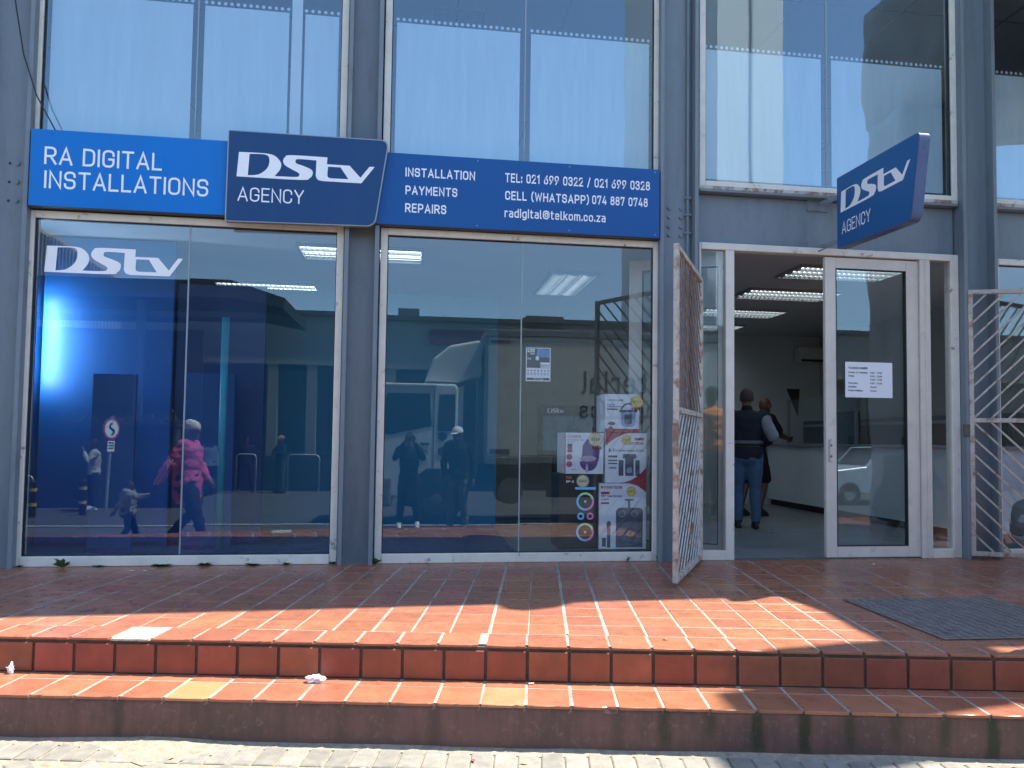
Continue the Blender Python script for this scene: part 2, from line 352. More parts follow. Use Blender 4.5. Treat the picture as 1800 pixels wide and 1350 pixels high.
def ground_z(y):
    for (a, za), (b, zb) in zip(((-2.4, -.38), (-3.4, -.38), (-6.6, -.50), (-7.4, -.52)), ((-3.4, -.38), (-6.6, -.50), (-7.4, -.52), (-7.41, -.52))):
        if b <= y <= a: return za + (zb - za) * (y - a) / (b - a)
    return -.38 if y > -2.4 else -.52
ASPH = mat('asphalt', (.060, .058, .057), .9, var=.25, scale=3, bump=.35, bscale=160, dirt=(.10, .095, .085), dirt_amt=.5, dirt_scale=.6)
PAVE = mat('grey_concrete_paver', (.235, .22, .19), .9, var=.22, scale=14, bump=.4, bscale=170, rand=.16, dirt=(.34, .31, .255), dirt_amt=.5, dirt_scale=12)
SAND = mat('sandy_joint', (.34, .295, .22), .95, var=.3, scale=30, bump=.7, bscale=160, dirt=(.2, .17, .13), dirt_amt=.6, dirt_scale=14)
mb = MB(); ys = [-2.2, -2.9, -3.4, -3.95, -5.0, -6.6, -7.35]
for i in range(len(ys) - 1):
    a, b = ys[i], ys[i + 1]; mb.cur = 1 if i > 2 else 0
    mb.add([(-60, a, ground_z(a) - .007), (60, a, ground_z(a) - .007), (60, b, ground_z(b) - .007), (-60, b, ground_z(b) - .007)], [(0, 1, 2, 3)])
tag(mb.build('pavement', [SAND, mat('grey_block_paving', (.085, .082, .078), .9, var=.25, scale=5, bump=.35, bscale=120, dirt=(.12, .11, .095), dirt_amt=.5, dirt_scale=1.2)]), kind='structure'); pavement = bpy.data.objects['pavement']
mb = MB()
prof = [(-7.35, -.53), (-7.45, -.64), (-9, -.66), (-12.5, -.75), (-300, -.75)]
for (a, za), (b, zb) in zip(prof[1:], prof[2:]): mb.add([(-300, a, za), (300, a, za), (300, b, zb), (-300, b, zb)], [(0, 1, 2, 3)])
tag(mb.build('road', ASPH), kind='structure')
mb = MB()
mb.add([(-300, 300, -.64), (300, 300, -.64), (300, -7.4, -.645), (-300, -7.4, -.645)], [(0, 1, 2, 3)])
tag(mb.build('terrain', mat('bare_ground', (.2, .17, .13), .95, scale=1)), kind='structure')
KERB = mat('concrete_kerb', (.34, .32, .29), .9, var=.2, scale=8, bump=.3)
kerb = tag(bpy.data.objects.new('kerb', None), kind='structure'); COL.objects.link(kerb)
ks = MB().box(-.49, .49, -.07, .07, 0, .16).mesh('kerb_stone', KERB)
for i in range(-14, 15): obj('kerb_stone', ks, kerb, (i * 1.0, -7.42, -.66))
# pavers: a header course along the foot of the steps, herringbone beyond
def paver_mesh(a, b):
    c = .006; h = .012
    m = MB(); o = [(-a, -b), (a, -b), (a, b), (-a, b)]
    m.rings([[(x, y, -.05) for x, y in o], [(x, y, -.004) for x, y in o], [(x * (1 - c / a), y * (1 - c / b), 0) for x, y in o]])
    return m.mesh('paver', PAVE)
pm = paver_mesh(.0485, .094)
def place_paver(s, n, rot):
    p = sn(s, n); z = ground_z(p.y) + rnd.uniform(-.002, .002)
    o = obj('paver', pm, pavement, (p.x, p.y, z), ROTT + rot + rnd.uniform(-.015, .015))
    o.rotation_euler[0] = rnd.uniform(-.008, .008)
for i in range(-30, 56):
    s = i * .1055
    place_paver(s, N2 - .135, 0)
q45 = PI / 4
for i in range(-10, 11):
    for j in range(-11, 12):
        for k in range(2):
            # herringbone cell: an L of two pavers on a 0.1 m lattice, turned 45 degrees
            u0, v0 = (i * .1 + j * .1, i * .1 - j * .1 + 0)
            u = i * .2 + j * .1 + (.05 if k else .1); v = j * .1 + (.0 if k == 0 else .05 + .1 - .05)
            if k == 0: cu_, cv_, rr = i * .4 + j * .1, j * .1, PI / 2
            else: cu_, cv_, rr = i * .4 + j * .1 + .15, j * .1 + .05, 0
            su = (cu_ * math.cos(q45) - cv_ * math.sin(q45)); sv = (cu_ * math.sin(q45) + cv_ * math.cos(q45))
            s_, n_ = su * 1.05 + .3, N2 - .62 + sv * 1.05
            if n_ > N2 - .30 or n_ < N2 - .95 or abs(s_ - .6) > 3.0: continue
            place_paver(s_, n_, rr + q45)
# drifted sand along the foot of the step
mb = MB(); cols = 60
for i in range(cols):
    s = -2.6 + i * .11
    hgt = .004 + .010 * max(0, noise.noise((s * 1.7, 3, 0)) + .25) + .013 * math.exp(-((s + .62) / .22) ** 2)
    wid = .04 + .04 * (noise.noise((s * 2.3, 9, 0)) + .5) + .20 * math.exp(-((s + .6) / .24) ** 2) + .05 * noise.noise((s * 11, 2, 0)) * math.exp(-((s + .6) / .3) ** 2)
    for t in range(6):
        f = t / 5; p = sn(s, N2 - .001 - wid * f); mb.v.append((p.x, p.y, ground_z(p.y) + hgt * (1 - f) ** 1.5 - .003 * f + .003 * noise.noise((s * 9, f * 5, 1))))
for i in range(cols - 1):
    for t in range(5): a = i * 6 + t; mb.f.append((a, a + 6, a + 7, a + 1)); mb.m.append(0)
tag(mb.build('drifted_sand', SAND, smooth=True), 'pale sand drifted against the foot of the lower step', 'sand', kind='stuff')

# ------------------------------------------------------------------ platform and steps
def in_frame(p, m=40):
    d = p - CAM; z = d.dot(fw)
    if z < .1: return None
    x = F_PX * d.dot(rt2) / z + CX; y = F_PX * d.dot(dn2) / z + CY
    return (x, y, z) if -m < x < 1800 + m and -m < y < 1350 + m else None
def clip_y(poly, lim):
    out = []
    for i in range(len(poly)):
        a, b = poly[i], poly[(i + 1) % len(poly)]
        if a.y <= lim: out.append(a)
        if (a.y <= lim) != (b.y <= lim): out.append(a.lerp(b, (lim - a.y) / (b.y - a.y)))
    return out
YB = -.032                                              # the tiles stop at the shopfront frames
body = MB()
poly = [sn(-4.5, N1 + .035), sn(8.2, N1 + .035)]
pl = [Vector((p.x, p.y, 0)) for p in poly] + [Vector((8.4, .35, 0)), Vector((-4.8, .35, 0))]
body.rings([[(p.x, p.y, -.6) for p in pl], [(p.x, p.y, -.0022) for p in pl]])
platform = tag(body.build('platform', GROUT), kind='structure')
def tile_mesh(pl, h=.012, c=.0022):
    k = len(pl); cen = sum(pl, Vector()) / k; m = MB()
    ins = [p + (cen - p).normalized() * c * 1.6 for p in pl]
    m.rings([[(p.x, p.y, -h) for p in pl], [(p.x, p.y, -c) for p in pl], [(p.x, p.y, 0) for p in ins]])
    return m
PS, PN = .2125, .2225
rows = [(N1, N1 + .250)]; n = N1 + .250
while n < 1.6: rows.append((n, n + PN)); n += PN
tiles = []
for ri, (n0, n1) in enumerate(rows):
    for k in range(-16, 45):
        s0 = -1.512 + k * PS
        if ri == 0: s0 = -1.512 + k * .2121
        if ri == 0 and s0 < .75: s0 -= .030
        if ri > 0: s0 += .012 * noise.noise((k * .9, 3.3, 0))
        js = .0068
        jn = .0048
        pl = [sn(s0 + js, n0 + (jn if ri else 0)), sn(s0 + PS - js, n0 + (jn if ri else 0)), sn(s0 + PS - js, n1 - jn), sn(s0 + js, n1 - jn)]
        cp = clip_y(pl, YB)
        if len(cp) < 3: continue
        cen = sum(cp, Vector()) / len(cp)
        tiles.append((cen, cp, ri, k, max(p.y for p in pl) > YB))
def rank(t):
    q = in_frame(t[0]); return q[2] if q else 100 + (t[0] - CAM).length
tiles.sort(key=rank)
def chip_front(cp, dirv=NV, n=9):
    a, b = cp[0], cp[1]; out = []
    for i in range(n + 1):
        p = a.lerp(b, i / n); q = noise.noise(p * 19) + .6 * noise.noise(p * 47)
        d = .0012 + max(0, q - .25) * .016 + (.003 if i in (0, n) else 0); out.append(p + dirv * d)
    return out + list(cp[2:])
rest = MB()
for i, (cen, cp, ri, k, clipped) in enumerate(tiles):
    dz = rnd.uniform(-.0012, .0012)
    if ri == 0: cp = chip_front(cp)
    if i < 300:
        o = obj('tile', tile_mesh([p - cen for p in cp]).mesh('tile', TILE if not (ri == 0 and k == 2) else CONC), platform, (cen.x, cen.y, dz))
        o.rotation_euler = (rnd.uniform(-.003, .003), rnd.uniform(-.003, .003), 0)
    else:
        t = tile_mesh([p - cen for p in cp]); rest.add([Vector(v) + cen + Vector((0, 0, dz)) for v in t.v], t.f)
tag(rest.build('tile_field', TILE, platform), kind='stuff')
# riser of the platform: square tiles in dark mortar
wall = MB()
p0, p1 = sn(-4.5, N1 + .018), sn(8.2, N1 + .018)
q0, q1 = sn(-4.5, N1 + .10), sn(8.2, N1 + .10)
wall.rings([[(p.x, p.y, Z1 - .1) for p in (p0, p1, q1, q0)], [(p.x, p.y, -.013) for p in (p0, p1, q1, q0)]])
riser = tag(wall.build('platform_riser', DARKMORTAR), kind='structure')
rm = MB()
o4 = [(-.0985, 0), (.0985, 0)]
a, h0, h1, c = .0985, -.078, .068, .004
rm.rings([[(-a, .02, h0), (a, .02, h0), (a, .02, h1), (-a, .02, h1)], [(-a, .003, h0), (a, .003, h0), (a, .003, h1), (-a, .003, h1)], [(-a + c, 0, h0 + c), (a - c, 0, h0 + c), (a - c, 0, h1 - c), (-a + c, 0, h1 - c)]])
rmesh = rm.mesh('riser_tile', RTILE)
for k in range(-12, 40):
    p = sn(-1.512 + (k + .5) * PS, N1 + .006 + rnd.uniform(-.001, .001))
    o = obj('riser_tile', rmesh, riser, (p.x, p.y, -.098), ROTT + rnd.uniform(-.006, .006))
# lower step: painted plaster riser with moss streaks, terracotta tread
def step_paint():
    m = bpy.data.materials.new('stained_maroon_plaster'); m.use_nodes = True; n = m.node_tree.nodes; l = m.node_tree.links; b = n['Principled BSDF']
    tc = n.new('ShaderNodeTexCoord'); mp = n.new('ShaderNodeMapping'); mp.vector_type = 'POINT'; mp.inputs['Rotation'].default_value = (0, 0, TH); l.new(tc.outputs['Object'], mp.inputs[0])
    sx = n.new('ShaderNodeSeparateXYZ'); l.new(mp.outputs[0], sx.inputs[0])
    def math_(op, a, bb=None, c=None):
        q = n.new('ShaderNodeMath'); q.operation = op
        for i, v in enumerate((a, bb, c)):
            if v is None: continue
            if isinstance(v, (int, float)): q.inputs[i].default_value = v
            else: l.new(v, q.inputs[i])
        return q.outputs[0]
    def rng(v, a, bb, c, d):
        q = n.new('ShaderNodeMapRange'); q.interpolation_type = 'SMOOTHSTEP'; l.new(v, q.inputs[0])
        for i, z in enumerate((a, bb, c, d)): q.inputs[i + 1].default_value = z
        return q.outputs[0]
    def noise_(scale, det=6, vec=mp.outputs[0], rough=.65):
        q = n.new('ShaderNodeTexNoise'); q.inputs['Scale'].default_value = scale; q.inputs['Detail'].default_value = det; q.inputs['Roughness'].default_value = rough; l.new(vec, q.inputs['Vector']); return q.outputs[0]
    st = n.new('ShaderNodeMapping'); st.inputs['Scale'].default_value = (1, 1, .18); l.new(mp.outputs[0], st.inputs[0])
    wob = noise_(5, 4); fine = noise_(30, 6); big = noise_(2.2, 6); streak = noise_(26, 5, st.outputs[0])
    spos = math_('ADD', sx.outputs[0], math_('MULTIPLY', math_('SUBTRACT', wob, .5), .03))
    tri = math_('PINGPONG', math_('ADD', spos, 1.512 + .2125 * 20), .2125 / 2 * 2)      # distance pattern of the tread joints
    ph = math_('MULTIPLY', math_('ADD', spos, 1.512 + .2125 * 40), 1 / .2125); fr = math_('FRACT', ph); dist = math_('MINIMUM', fr, math_('SUBTRACT', 1, fr))
    streakmask = rng(math_('ADD', dist, math_('MULTIPLY', math_('SUBTRACT', streak, .5), .34)), .03, .22, 1, 0)
    right = rng(sx.outputs[0], 1.25, 1.75, .0, 1)
    per = n.new('ShaderNodeTexWhiteNoise'); per.noise_dimensions = '1D'; l.new(math_('ROUND', ph), per.inputs['W'])
    depth = math_('ADD', .15, math_('MULTIPLY', per.outputs[0], .22))
    zt = math_('MULTIPLY', math_('SUBTRACT', Z1 - .02, sx.outputs[2]), 1.0)          # metres below the tread
    vert = rng(math_('SUBTRACT', zt, math_('MULTIPLY', depth, .7)), -.06, .06, 1, 0)
    amt = math_('MULTIPLY', math_('MULTIPLY', streakmask, vert), math_('MULTIPLY', rng(fine, .28, .5, .55, 1), math_('MAXIMUM', math_('MULTIPLY', right, math_('MULTIPLY_ADD', per.outputs[0], .6, .55)), math_('MULTIPLY', math_('MULTIPLY', per.outputs[0], per.outputs[0]), .75))))
    base = n.new('ShaderNodeMix'); base.data_type = 'RGBA'; l.new(rng(math_('ADD', math_('MULTIPLY', big, .6), math_('MULTIPLY', streak, .4)), .36, .62, 0, 1), base.inputs[0]); base.inputs[6].default_value = (.185, .092, .076, 1); base.inputs[7].default_value = (.108, .064, .055, 1)
    gr = n.new('ShaderNodeMix'); gr.data_type = 'RGBA'; l.new(rng(fine, .54, .70, 0, .65), gr.inputs[0]); l.new(base.outputs[2], gr.inputs[6]); gr.inputs[7].default_value = (.22, .135, .115, 1)
    moss = n.new('ShaderNodeMix'); moss.data_type = 'RGBA'; l.new(right, moss.inputs[0]); moss.inputs[6].default_value = (.035, .032, .026, 1); moss.inputs[7].default_value = (.030, .037, .016, 1)
    mx = n.new('ShaderNodeMix'); mx.data_type = 'RGBA'; l.new(math_('MINIMUM', amt, .92), mx.inputs[0]); l.new(gr.outputs[2], mx.inputs[6]); l.new(moss.outputs[2], mx.inputs[7])
    # pale scuffs and the dirt splash along the foot
    ft = n.new('ShaderNodeMix'); ft.data_type = 'RGBA'; l.new(math_('MULTIPLY', rng(zt, .13, .19, 0, .6), rng(fine, .35, .6, .3, 1)), ft.inputs[0]); l.new(mx.outputs[2], ft.inputs[6]); ft.inputs[7].default_value = (.12, .085, .06, 1)
    l.new(ft.outputs[2], b.inputs['Base Color']); b.inputs['Roughness'].default_value = .8
    bp = n.new('ShaderNodeBump'); bp.inputs['Strength'].default_value = .35; bp.inputs['Distance'].default_value = .01; l.new(noise_(35, 8), bp.inputs['Height']); l.new(bp.outputs[0], b.inputs['Normal'])
    return m
STEP = step_paint()
mb = MB(); segs = 90
top = []; 
rings = []
for i in range(segs + 1):
    s = -4.5 + i * 12.7 / segs
    wv = .004 * noise.noise((s * 2, 0, 0)) + .0025 * noise.noise((s * 9, 4, 0))
    prof2 = [(N1 + .05, -.7), (N2 + wv, -.7), (N2 + wv * .5, Z2 + .05), (N2 + wv, Z1 - .03), (N2 + .006 + wv, Z1 - .012), (N1 + .05, Z1 - .012)]
    rings.append([sn(s, a, b) for a, b in prof2])
mb.rings(rings)
lower = tag(mb.build('lower_step', STEP), kind='structure')
bed = MB()
pq = [sn(-4.5, N2 + .012), sn(8.2, N2 + .012), sn(8.2, N1 + .04), sn(-4.5, N1 + .04)]
bed.rings([[(p.x, p.y, Z1 - .03) for p in pq], [(p.x, p.y, Z1 - .0022) for p in pq]])
bed.build('mortar_bed', GROUT, lower)
def tread(s0, s1, n0, n1, m=TILE):
    cp = [sn(s0, n0), sn(s1, n0), sn(s1, n1), sn(s0, n1)]; cen = sum(cp, Vector()) / 4
    if n0 < N2: cp = chip_front(cp)
    o = obj('tread_tile', tile_mesh([p - cen for p in cp], .014, .003).mesh('tread_tile', m), lower, (cen.x, cen.y, Z1 + rnd.uniform(-.001, .001)))
YTILE = mat('pale_yellow_terracotta_tile', (.45, .21, .10), .5, var=.15, scale=9, bump=.06, bscale=220, rand=.1, dirt=(.5, .22, .1), dirt_amt=.5, dirt_scale=10)
for k in range(-12, 40):
    s0 = -1.512 + k * PS
    jit = rnd.uniform(-.002, .002)
    tread(s0 + .006 + jit, s0 + PS - .006 + jit, N2 - .004, N2 + .243, YTILE if k in (4, 11) else TILE)
    tread(s0 + .006 + jit, s0 + PS - .006 + jit, N2 + .250, N1 + .004)

# rubber door mat with raised bars
mt = thing('rubber_mat', (3.40, -2.27, .003), 'dark grey ribbed rubber mat lying on the tiles before the door', 'mat', rz=-.03)
RM = mat('grey_rubber', (.20, .175, .155), .75, var=.25, scale=10, dirt=(.12, .11, .1), dirt_amt=.6, dirt_scale=6)
MB().box(-.53, .53, -.52, .52, 0, .006).build('mat_base', RM, mt, local=True, bevel=.003)
mb = MB()
for i in range(16):
    for j in range(30):
        x = -.49 + i * .0655; y = -.49 + j * .0335
        if (i + j // 2) % 2 == 0: mb.box(x - .026, x + .026, y - .010, y + .010, .006, .011)
        else: mb.box(x - .010, x + .010, y - .016, y + .016, .006, .010)
tag(mb.build('raised_bars', RM, mt, local=True), kind='stuff')

# ------------------------------------------------------------------ the shop building
HB = 7.4
building = thing('shop_building', (0, 0, 0), 'two-storey shop building with blue-grey steel columns and tall glazing', 'building')
def steel_column(x0, x1, wy=.0, bolts=(), left=True, right=True, conduit=None):
    """H-section set with its web to the street: two flanges seen on edge and the recessed web"""
    c = MB().box(x0 + .034, x1 - .034, wy, wy + .02, -.02, HB - .3).build('steel_column', STEEL, building)
    for a in ([x0] if left else []) + ([x1 - .035] if right else []):
        MB().box(a, a + .035, -.10, .14, -.02, HB - .3).build('flange', STEEL, c, bevel=.004)
    for bx, bz in bolts:
        b = MB(); b.disc((bx, wy, bz), .0155, 6, (0, -1, 0), .014); b.disc((bx, wy, bz), .021, 16, (0, -1, 0), .004)
        b.build('bolt', STEEL, c)
    if conduit:
        cx, zs = conduit
        MB().box(cx - .011, cx + .011, wy - .035, wy + .002, -.02, HB - .3).build('angle_strip', STEEL, c, bevel=.003)
        for z in zs: MB().tube([(cx - .03, wy - .03, z), (cx + .035, wy - .03, z)], .012, 8).build('cleat_bolt', STEEL, c)
    return c
steel_column(-3.44, -3.04, .0, [(-3.165, z) for z in (3.206, 3.054, 2.902)])
for z in (3.206, 3.054, 2.902): MB().disc((-3.225, -.001, z), .011, 10, (0, -1, 0), .002).build('bolt_hole', RUBBER, building)
steel_column(-.582, -.298, .02)
steel_column(2.147, 2.502, .0, [(bx, z) for bx in (2.26, 2.371) for z in (3.146, 3.064, 2.978, 2.900)], conduit=(2.425, (3.24, 3.085, 2.92)))
steel_column(5.10, 5.455, .0)
steel_column(8.0, 8.36, .0)

def window(x0, x1, z0, z1, fr=.058, bot=.08, joints=(), m=FRAME, g=GLASS, name='window', sill=True):
    """painted frame, black gasket, frameless butt-jointed panes"""
    root = MB().box(x0, x0 + fr, -.03, .06, z0, z1).build(name, m, building, bevel=.005)
    MB().box(x1 - fr, x1, -.03, .06, z0, z1).build('frame_stile', m, root, bevel=.005)
    MB().box(x0 + fr, x1 - fr, -.034, .06, z1 - fr, z1).build('frame_head', m, root, bevel=.005)
    MB().box(x0 + fr, x1 - fr, -.036, .06, z0, z0 + bot).build('frame_sill', m, root, bevel=.006)
    gx0, gx1, gz0, gz1 = x0 + fr, x1 - fr, z0 + bot, z1 - fr
    k = MB(); t = .007
    k.box(gx0, gx0 + t, -.012, .03, gz0, gz1).box(gx1 - t, gx1, -.012, .03, gz0, gz1).box(gx0 + t, gx1 - t, -.012, .03, gz1 - t, gz1).box(gx0 + t, gx1 - t, -.012, .03, gz0, gz0 + t)
    k.build('gasket', RUBBER, root)
    xs = [gx0 + t] + list(joints) + [gx1 - t]
    for a, b in zip(xs, xs[1:]):
        pc = Vector(((a + b) / 2, .004, (gz0 + gz1) / 2))
        po_ = MB().box(a + .001 - pc.x, b - .001 - pc.x, -.004, .004, gz0 + t - pc.z, gz1 - t - pc.z).build('pane', g, root)
        po_.location = pc; po_.rotation_euler = (rnd.uniform(-.0009, .0009), 0, rnd.uniform(-.0012, .0012))
    JO = mat('silicone_joint', (.30, .36, .38), .4)
    for j in joints: MB().box(j - .0055, j + .0055, -.0015, .0095, gz0 + t, gz1 - t).build('silicone_joint', JO, root)
    return root
W1 = window(-3.07, -.592, 0, 2.83, joints=(-1.835,))
W2 = window(-.287, 2.166, 0, 2.83, joints=(.930,))
U1 = window(-3.07, -.592, 3.36, 5.95, joints=(-1.825, ), bot=.06, g=GLASSU)
U2 = window(-.287, 2.166, 3.36, 5.95, joints=(.934,), bot=.06, g=GLASSU)
U3 = window(2.535, 5.10, 3.36, 5.95, joints=(3.785,), bot=.05, g=GLASSU)
U4 = window(5.43, 7.95, 3.36, 5.95, joints=(6.7,), bot=.05, g=GLASSU)
W4 = window(5.462, 7.95, 0, 2.83, joints=(6.7,))
# frosted film with a row of dots above it on the upper panes
DOT = mat('film_dot', (.80, .86, .90), .5, var=.05)
def film(root, x0, x1, ztop=4.647, zbot=3.44):
    MB().box(x0, x1, .011, .0125, zbot, ztop).build('frosted_film', FILM, root)
    d = MB(); n = int((x1 - x0) / .0505); 
    for i in range(n + 1):
        x = x0 + .008 + (x1 - x0 - .016) * i / n; d.disc((x, .0122, 4.677), .0145, 12, (0, -1, 0), .0012)
    tag(d.build('film_dots', DOT, root), kind='stuff')
for root, spans in ((U1, ((-2.965, -1.872), (-1.778, -1.094), (-.962, -.68))), (U2, ((-.19, .888), (.985, 2.07))), (U3, ((2.60, 3.735), (3.84, 4.975))), (U4, ((5.51, 6.65), (6.75, 7.85)))):
    for a, b in spans: film(root, a, b)
MB().box(-1.072, -.985, .014, .022, 3.44, 5.88).build('blind_strip', mat('white_blind', (.92, .94, .94), .7, var=.03), U1)
# spandrel beams
for x0, x1 in ((-3.07, -.592), (-.287, 2.166), (2.52, 5.09), (5.46, 7.97)):
    g = MB().box(x0 + .004, x1 - .004, .03, .07, 2.835, 3.30).build('spandrel_beam', STEEL, building)
    MB().box(x0 + .006, x1 - .006, -.055, .06, 3.305, 3.325).build('sill_flange', STEEL, g, bevel=.004)
    MB().box(x0 + .002, x1 - .002, -.05, .06, 3.327, 3.362).build('rusty_sill', mat('peeling_rusty_sill', (.50, .49, .45), .8, var=.2, scale=9, bump=.3, bscale=60, dirt=(.24, .13, .06), dirt_amt=.9, dirt_scale=11, dpow=(.47, .6)), g, bevel=.006)
# rest of the shell: head wall, parapet that climbs to the left, roof, side and back walls, upper floor
SHELL = mat('grey_cladding', (.14, .165, .20), .6, var=.08, scale=2)
MB().box(-9, 8.9, -.02, .16, 5.95, 7.34).build('parapet', SHELL, building)
ez = 7.4; ey = lambda X: -(1.81 - (X - 1.26) * .044 - .10 * ez)
mb = MB().prism([(-9, ey(-9)), (8.9, ey(8.9)), (8.9, .3), (-9, .3)], 'z', 7.34, ez); mb.build('shadow_eave', SHELL, building)  # out of view; overhang and skew shaped to set the platform's shadow line
mb = MB().prism([(4.10, ey(4.1) + .01), (4.14, ey(4.2) - .15), (4.26, ey(4.2) - .20), (4.46, ey(4.4) - .13), (4.60, ey(4.6) + .01)], 'z', 7.345, 7.395); mb.build('shadow_lug', SHELL, building)  # unseen lug added at the edge to cast the bump in that shadow
for q in ((-9, -3.44), (8.37, 8.9)): MB().box(*q, -.02, .16, -.02, 5.95).build('end_wall', SHELL, building)
MB().box(-9, 8.9, .16, 9.2, 6.3, 6.4).build('roof', SHELL, building)
MB().box(-9, 8.9, 9.0, 9.2, -.02, 6.3).build('back_wall', PLASTERW, building)
for q in ((-9, -8.8), (8.7, 8.9)): MB().box(*q, .16, 9.0, -.02, 6.3).build('side_wall', PLASTERW, building)
# ---- shopfront door bay
D = MB().box(2.535, 2.553, -.03, .06, 0, 2.845).build('shopfront_frame', FRAME, building, bevel=.004)
MB().box(2.553, 5.03, -.034, .06, 2.783, 2.845).build('frame_head', FRAME, D, bevel=.005)
for a, b, m in ((2.785, 2.866, FRAME), (4.695, 4.80, FRAME2), (5.01, 5.095, FRAME)):
    MB().box(a, b, -.032, .06, 0, 2.783 if b < 5.02 else 2.845).build('mullion', m, D, bevel=.005)
    if a == 4.695: MB().box(a + .05, a + .062, -.038, -.03, 0, 2.783).build('mullion_bead', FRAME2, D, bevel=.002)
for a, b in ((2.553, 2.785), (4.80, 5.01)):
    MB().box(a, b, -.036, .06, 0, .085).build('frame_sill', FRAME, D, bevel=.005)
    MB().box(a, b, 0, .008, .085, 2.783).build('side_light_pane', GLASS, D)
def door_leaf(name, mirror=False):
    """full-glass leaf: stiles and rails, one pane, pull handle; local x from the hinge"""
    W = .935; H = 2.77
    r = MB().box(0, .105, -.022, .022, .012, H).build(name, FRAME2, None, bevel=.004)
    MB().box(W - .125, W, -.022, .022, .012, H).build('stile', FRAME2, r, bevel=.004)
    MB().box(.105, W - .125, -.022, .022, H - .10, H).build('top_rail', FRAME2, r, bevel=.004)
    MB().box(.105, W - .125, -.022, .022, .012, .112).build('bottom_rail', FRAME2, r, bevel=.004)
    k = MB(); k.box(.105, .112, -.024, .02, .112, H - .1).box(W - .132, W - .125, -.024, .02, .112, H - .1).box(.112, W - .132, -.024, .02, H - .107, H - .1).box(.112, W - .132, -.024, .02, .112, .119); k.build('gasket', RUBBER, r)
    MB().box(.112, W - .132, -.004, .004, .119, H - .107).build('pane', GLASS, r)
    h = MB().box(.028, .055, -.036, -.022, .88, 1.085).build('handle', mat('satin_steel', (.62, .61, .58), .35, metal=.6), r, bevel=.004)
    k = MB()
    for z in (.93, 1.03): k.disc((.0415, -.036, z), .010, 14, (0, -1, 0), .004)
    k.build('lock_cylinder', mat('dark_steel', (.12, .12, .12), .4, metal=.7), h)
    return r
dl = door_leaf('door'); dl.parent = building; dl.location = (3.755, .01, 0)
dl['label'] = 'closed white glass door leaf with trading hours sheet'
d2 = door_leaf('door'); d2.parent = building; d2.location = (2.875, .085, 0); d2.rotation_euler = (0, 0, math.radians(152)); d2['label'] = 'open glass door leaf swung inside'
MB().box(2.87, 3.75, -.03, .06, -.004, .004).build('threshold', mat('worn_threshold', (.12, .12, .12), .6, metal=.4), D)

# ---- projecting and fascia signs
NAVY = mat('navy_sign_face', (.006, .056, .175), .38, var=.10, scale=2.5, spec=.35, dirt=(.02, .072, .18), dirt_amt=.5, dirt_scale=2.0, stretch=(1.5, 1, .6))
BLUE1 = mat('bright_blue_sign_face', (.0, .185, .60), .35, var=.05, scale=2.0, spec=.3, dirt=(.0, .15, .50), dirt_amt=.6, dirt_scale=1.5, stretch=(1, 1, .6))  # more saturated than the right panel: caught reflection is put into the colour
BLUE2 = mat('weathered_blue_sign_face', (.006, .095, .32), .4, var=.12, scale=1.2, spec=.3, dirt=(.012, .085, .23), dirt_amt=.6, dirt_scale=1.2, stretch=(1, 1, .5))
WHITE = mat('white_vinyl', (.93, .94, .95), .5, var=.03)
TRIM = mat('grey_sign_trim', (.33, .34, .36), .4, metal=.4)
DARKT = mat('dark_sign_tray', (.045, .05, .06), .5)
sg = thing('fascia_sign', (-2.27, -.1, 2.84), 'bright blue fascia panel reading RA DIGITAL INSTALLATIONS', 'sign', 'panels of the long shop sign')
MB().box(-3.025, -1.50, -.118, -.04, 2.838, 3.456).build('tray', DARKT, sg, bevel=.003)
MB().box(-3.022, -1.50, -.122, -.1185, 2.842, 3.456).build('face', BLUE1, sg)
lettering(MB(), 'RA DIGITAL', .125, -2.918, 3.176, .884, .143, onY(-.1225), gap=.14).build('lettering', WHITE, sg)
lettering(MB(), 'INSTALLATIONS', .125, -2.912, 2.984, 1.24, .143, onY(-.1225), gap=.14).build('lettering', WHITE, sg)
sg = thing('fascia_sign', (.9, -.1, 2.84), 'blue fascia panel listing installation, payments, repairs and phone numbers', 'sign', 'panels of the long shop sign')
MB().box(-.40, 2.133, -.118, -.04, 2.832, 3.449).build('tray', DARKT, sg, bevel=.003)
MB().box(-.40, 2.131, -.122, -.1185, 2.836, 3.447).build('face', BLUE2, sg)
t = MB()
for s, x, z, wd, h in (('INSTALLATION', -.091, 3.251, .588, .077), ('PAYMENTS', -.088, 3.098, .436, .076), ('REPAIRS', -.088, 2.945, .345, .078), ('TEL: 021 699 0322 / 021 699 0328', .756, 3.253, 1.285, .080), ('CELL (WHATSAPP)', .758, 3.100, .735, .078), ('074 887 0748', 1.522, 3.105, .500, .078), ('radigital@telkom.co.za', .755, 2.948, .887, .076)):
    lettering(MB(), s, .165 if s[0] != 'r' else .15, x, z, wd, h, onY(-.1225), gap=.16).build('lettering', WHITE, sg)
def rounded(pts, rs, n=6):
    out = []
    for i, p in enumerate(pts):
        a, b, c = Vector(pts[i - 1]), Vector(p), Vector(pts[(i + 1) % len(pts)]); r = rs[i]
        if not r: out.append(tuple(b)); continue
        u = (a - b).normalized() * r; v = (c - b).normalized() * r
        for k in range(n + 1): t = k / n; out.append(tuple((b + u) * (1 - t) ** 2 + b * 2 * t * (1 - t) + (b + v) * t * t))
    return out
for x in (-.36, .52, 1.32, 2.09):
    for z in (2.862, 3.422): MB().disc((x, -.1222, z), .006, 10, (0, -1, 0), .003).build('screw', TRIM, sg)
MB().box(.8685, .8700, -.1226, -.1221, 2.84, 3.445).build('panel_seam', DARKT, sg)
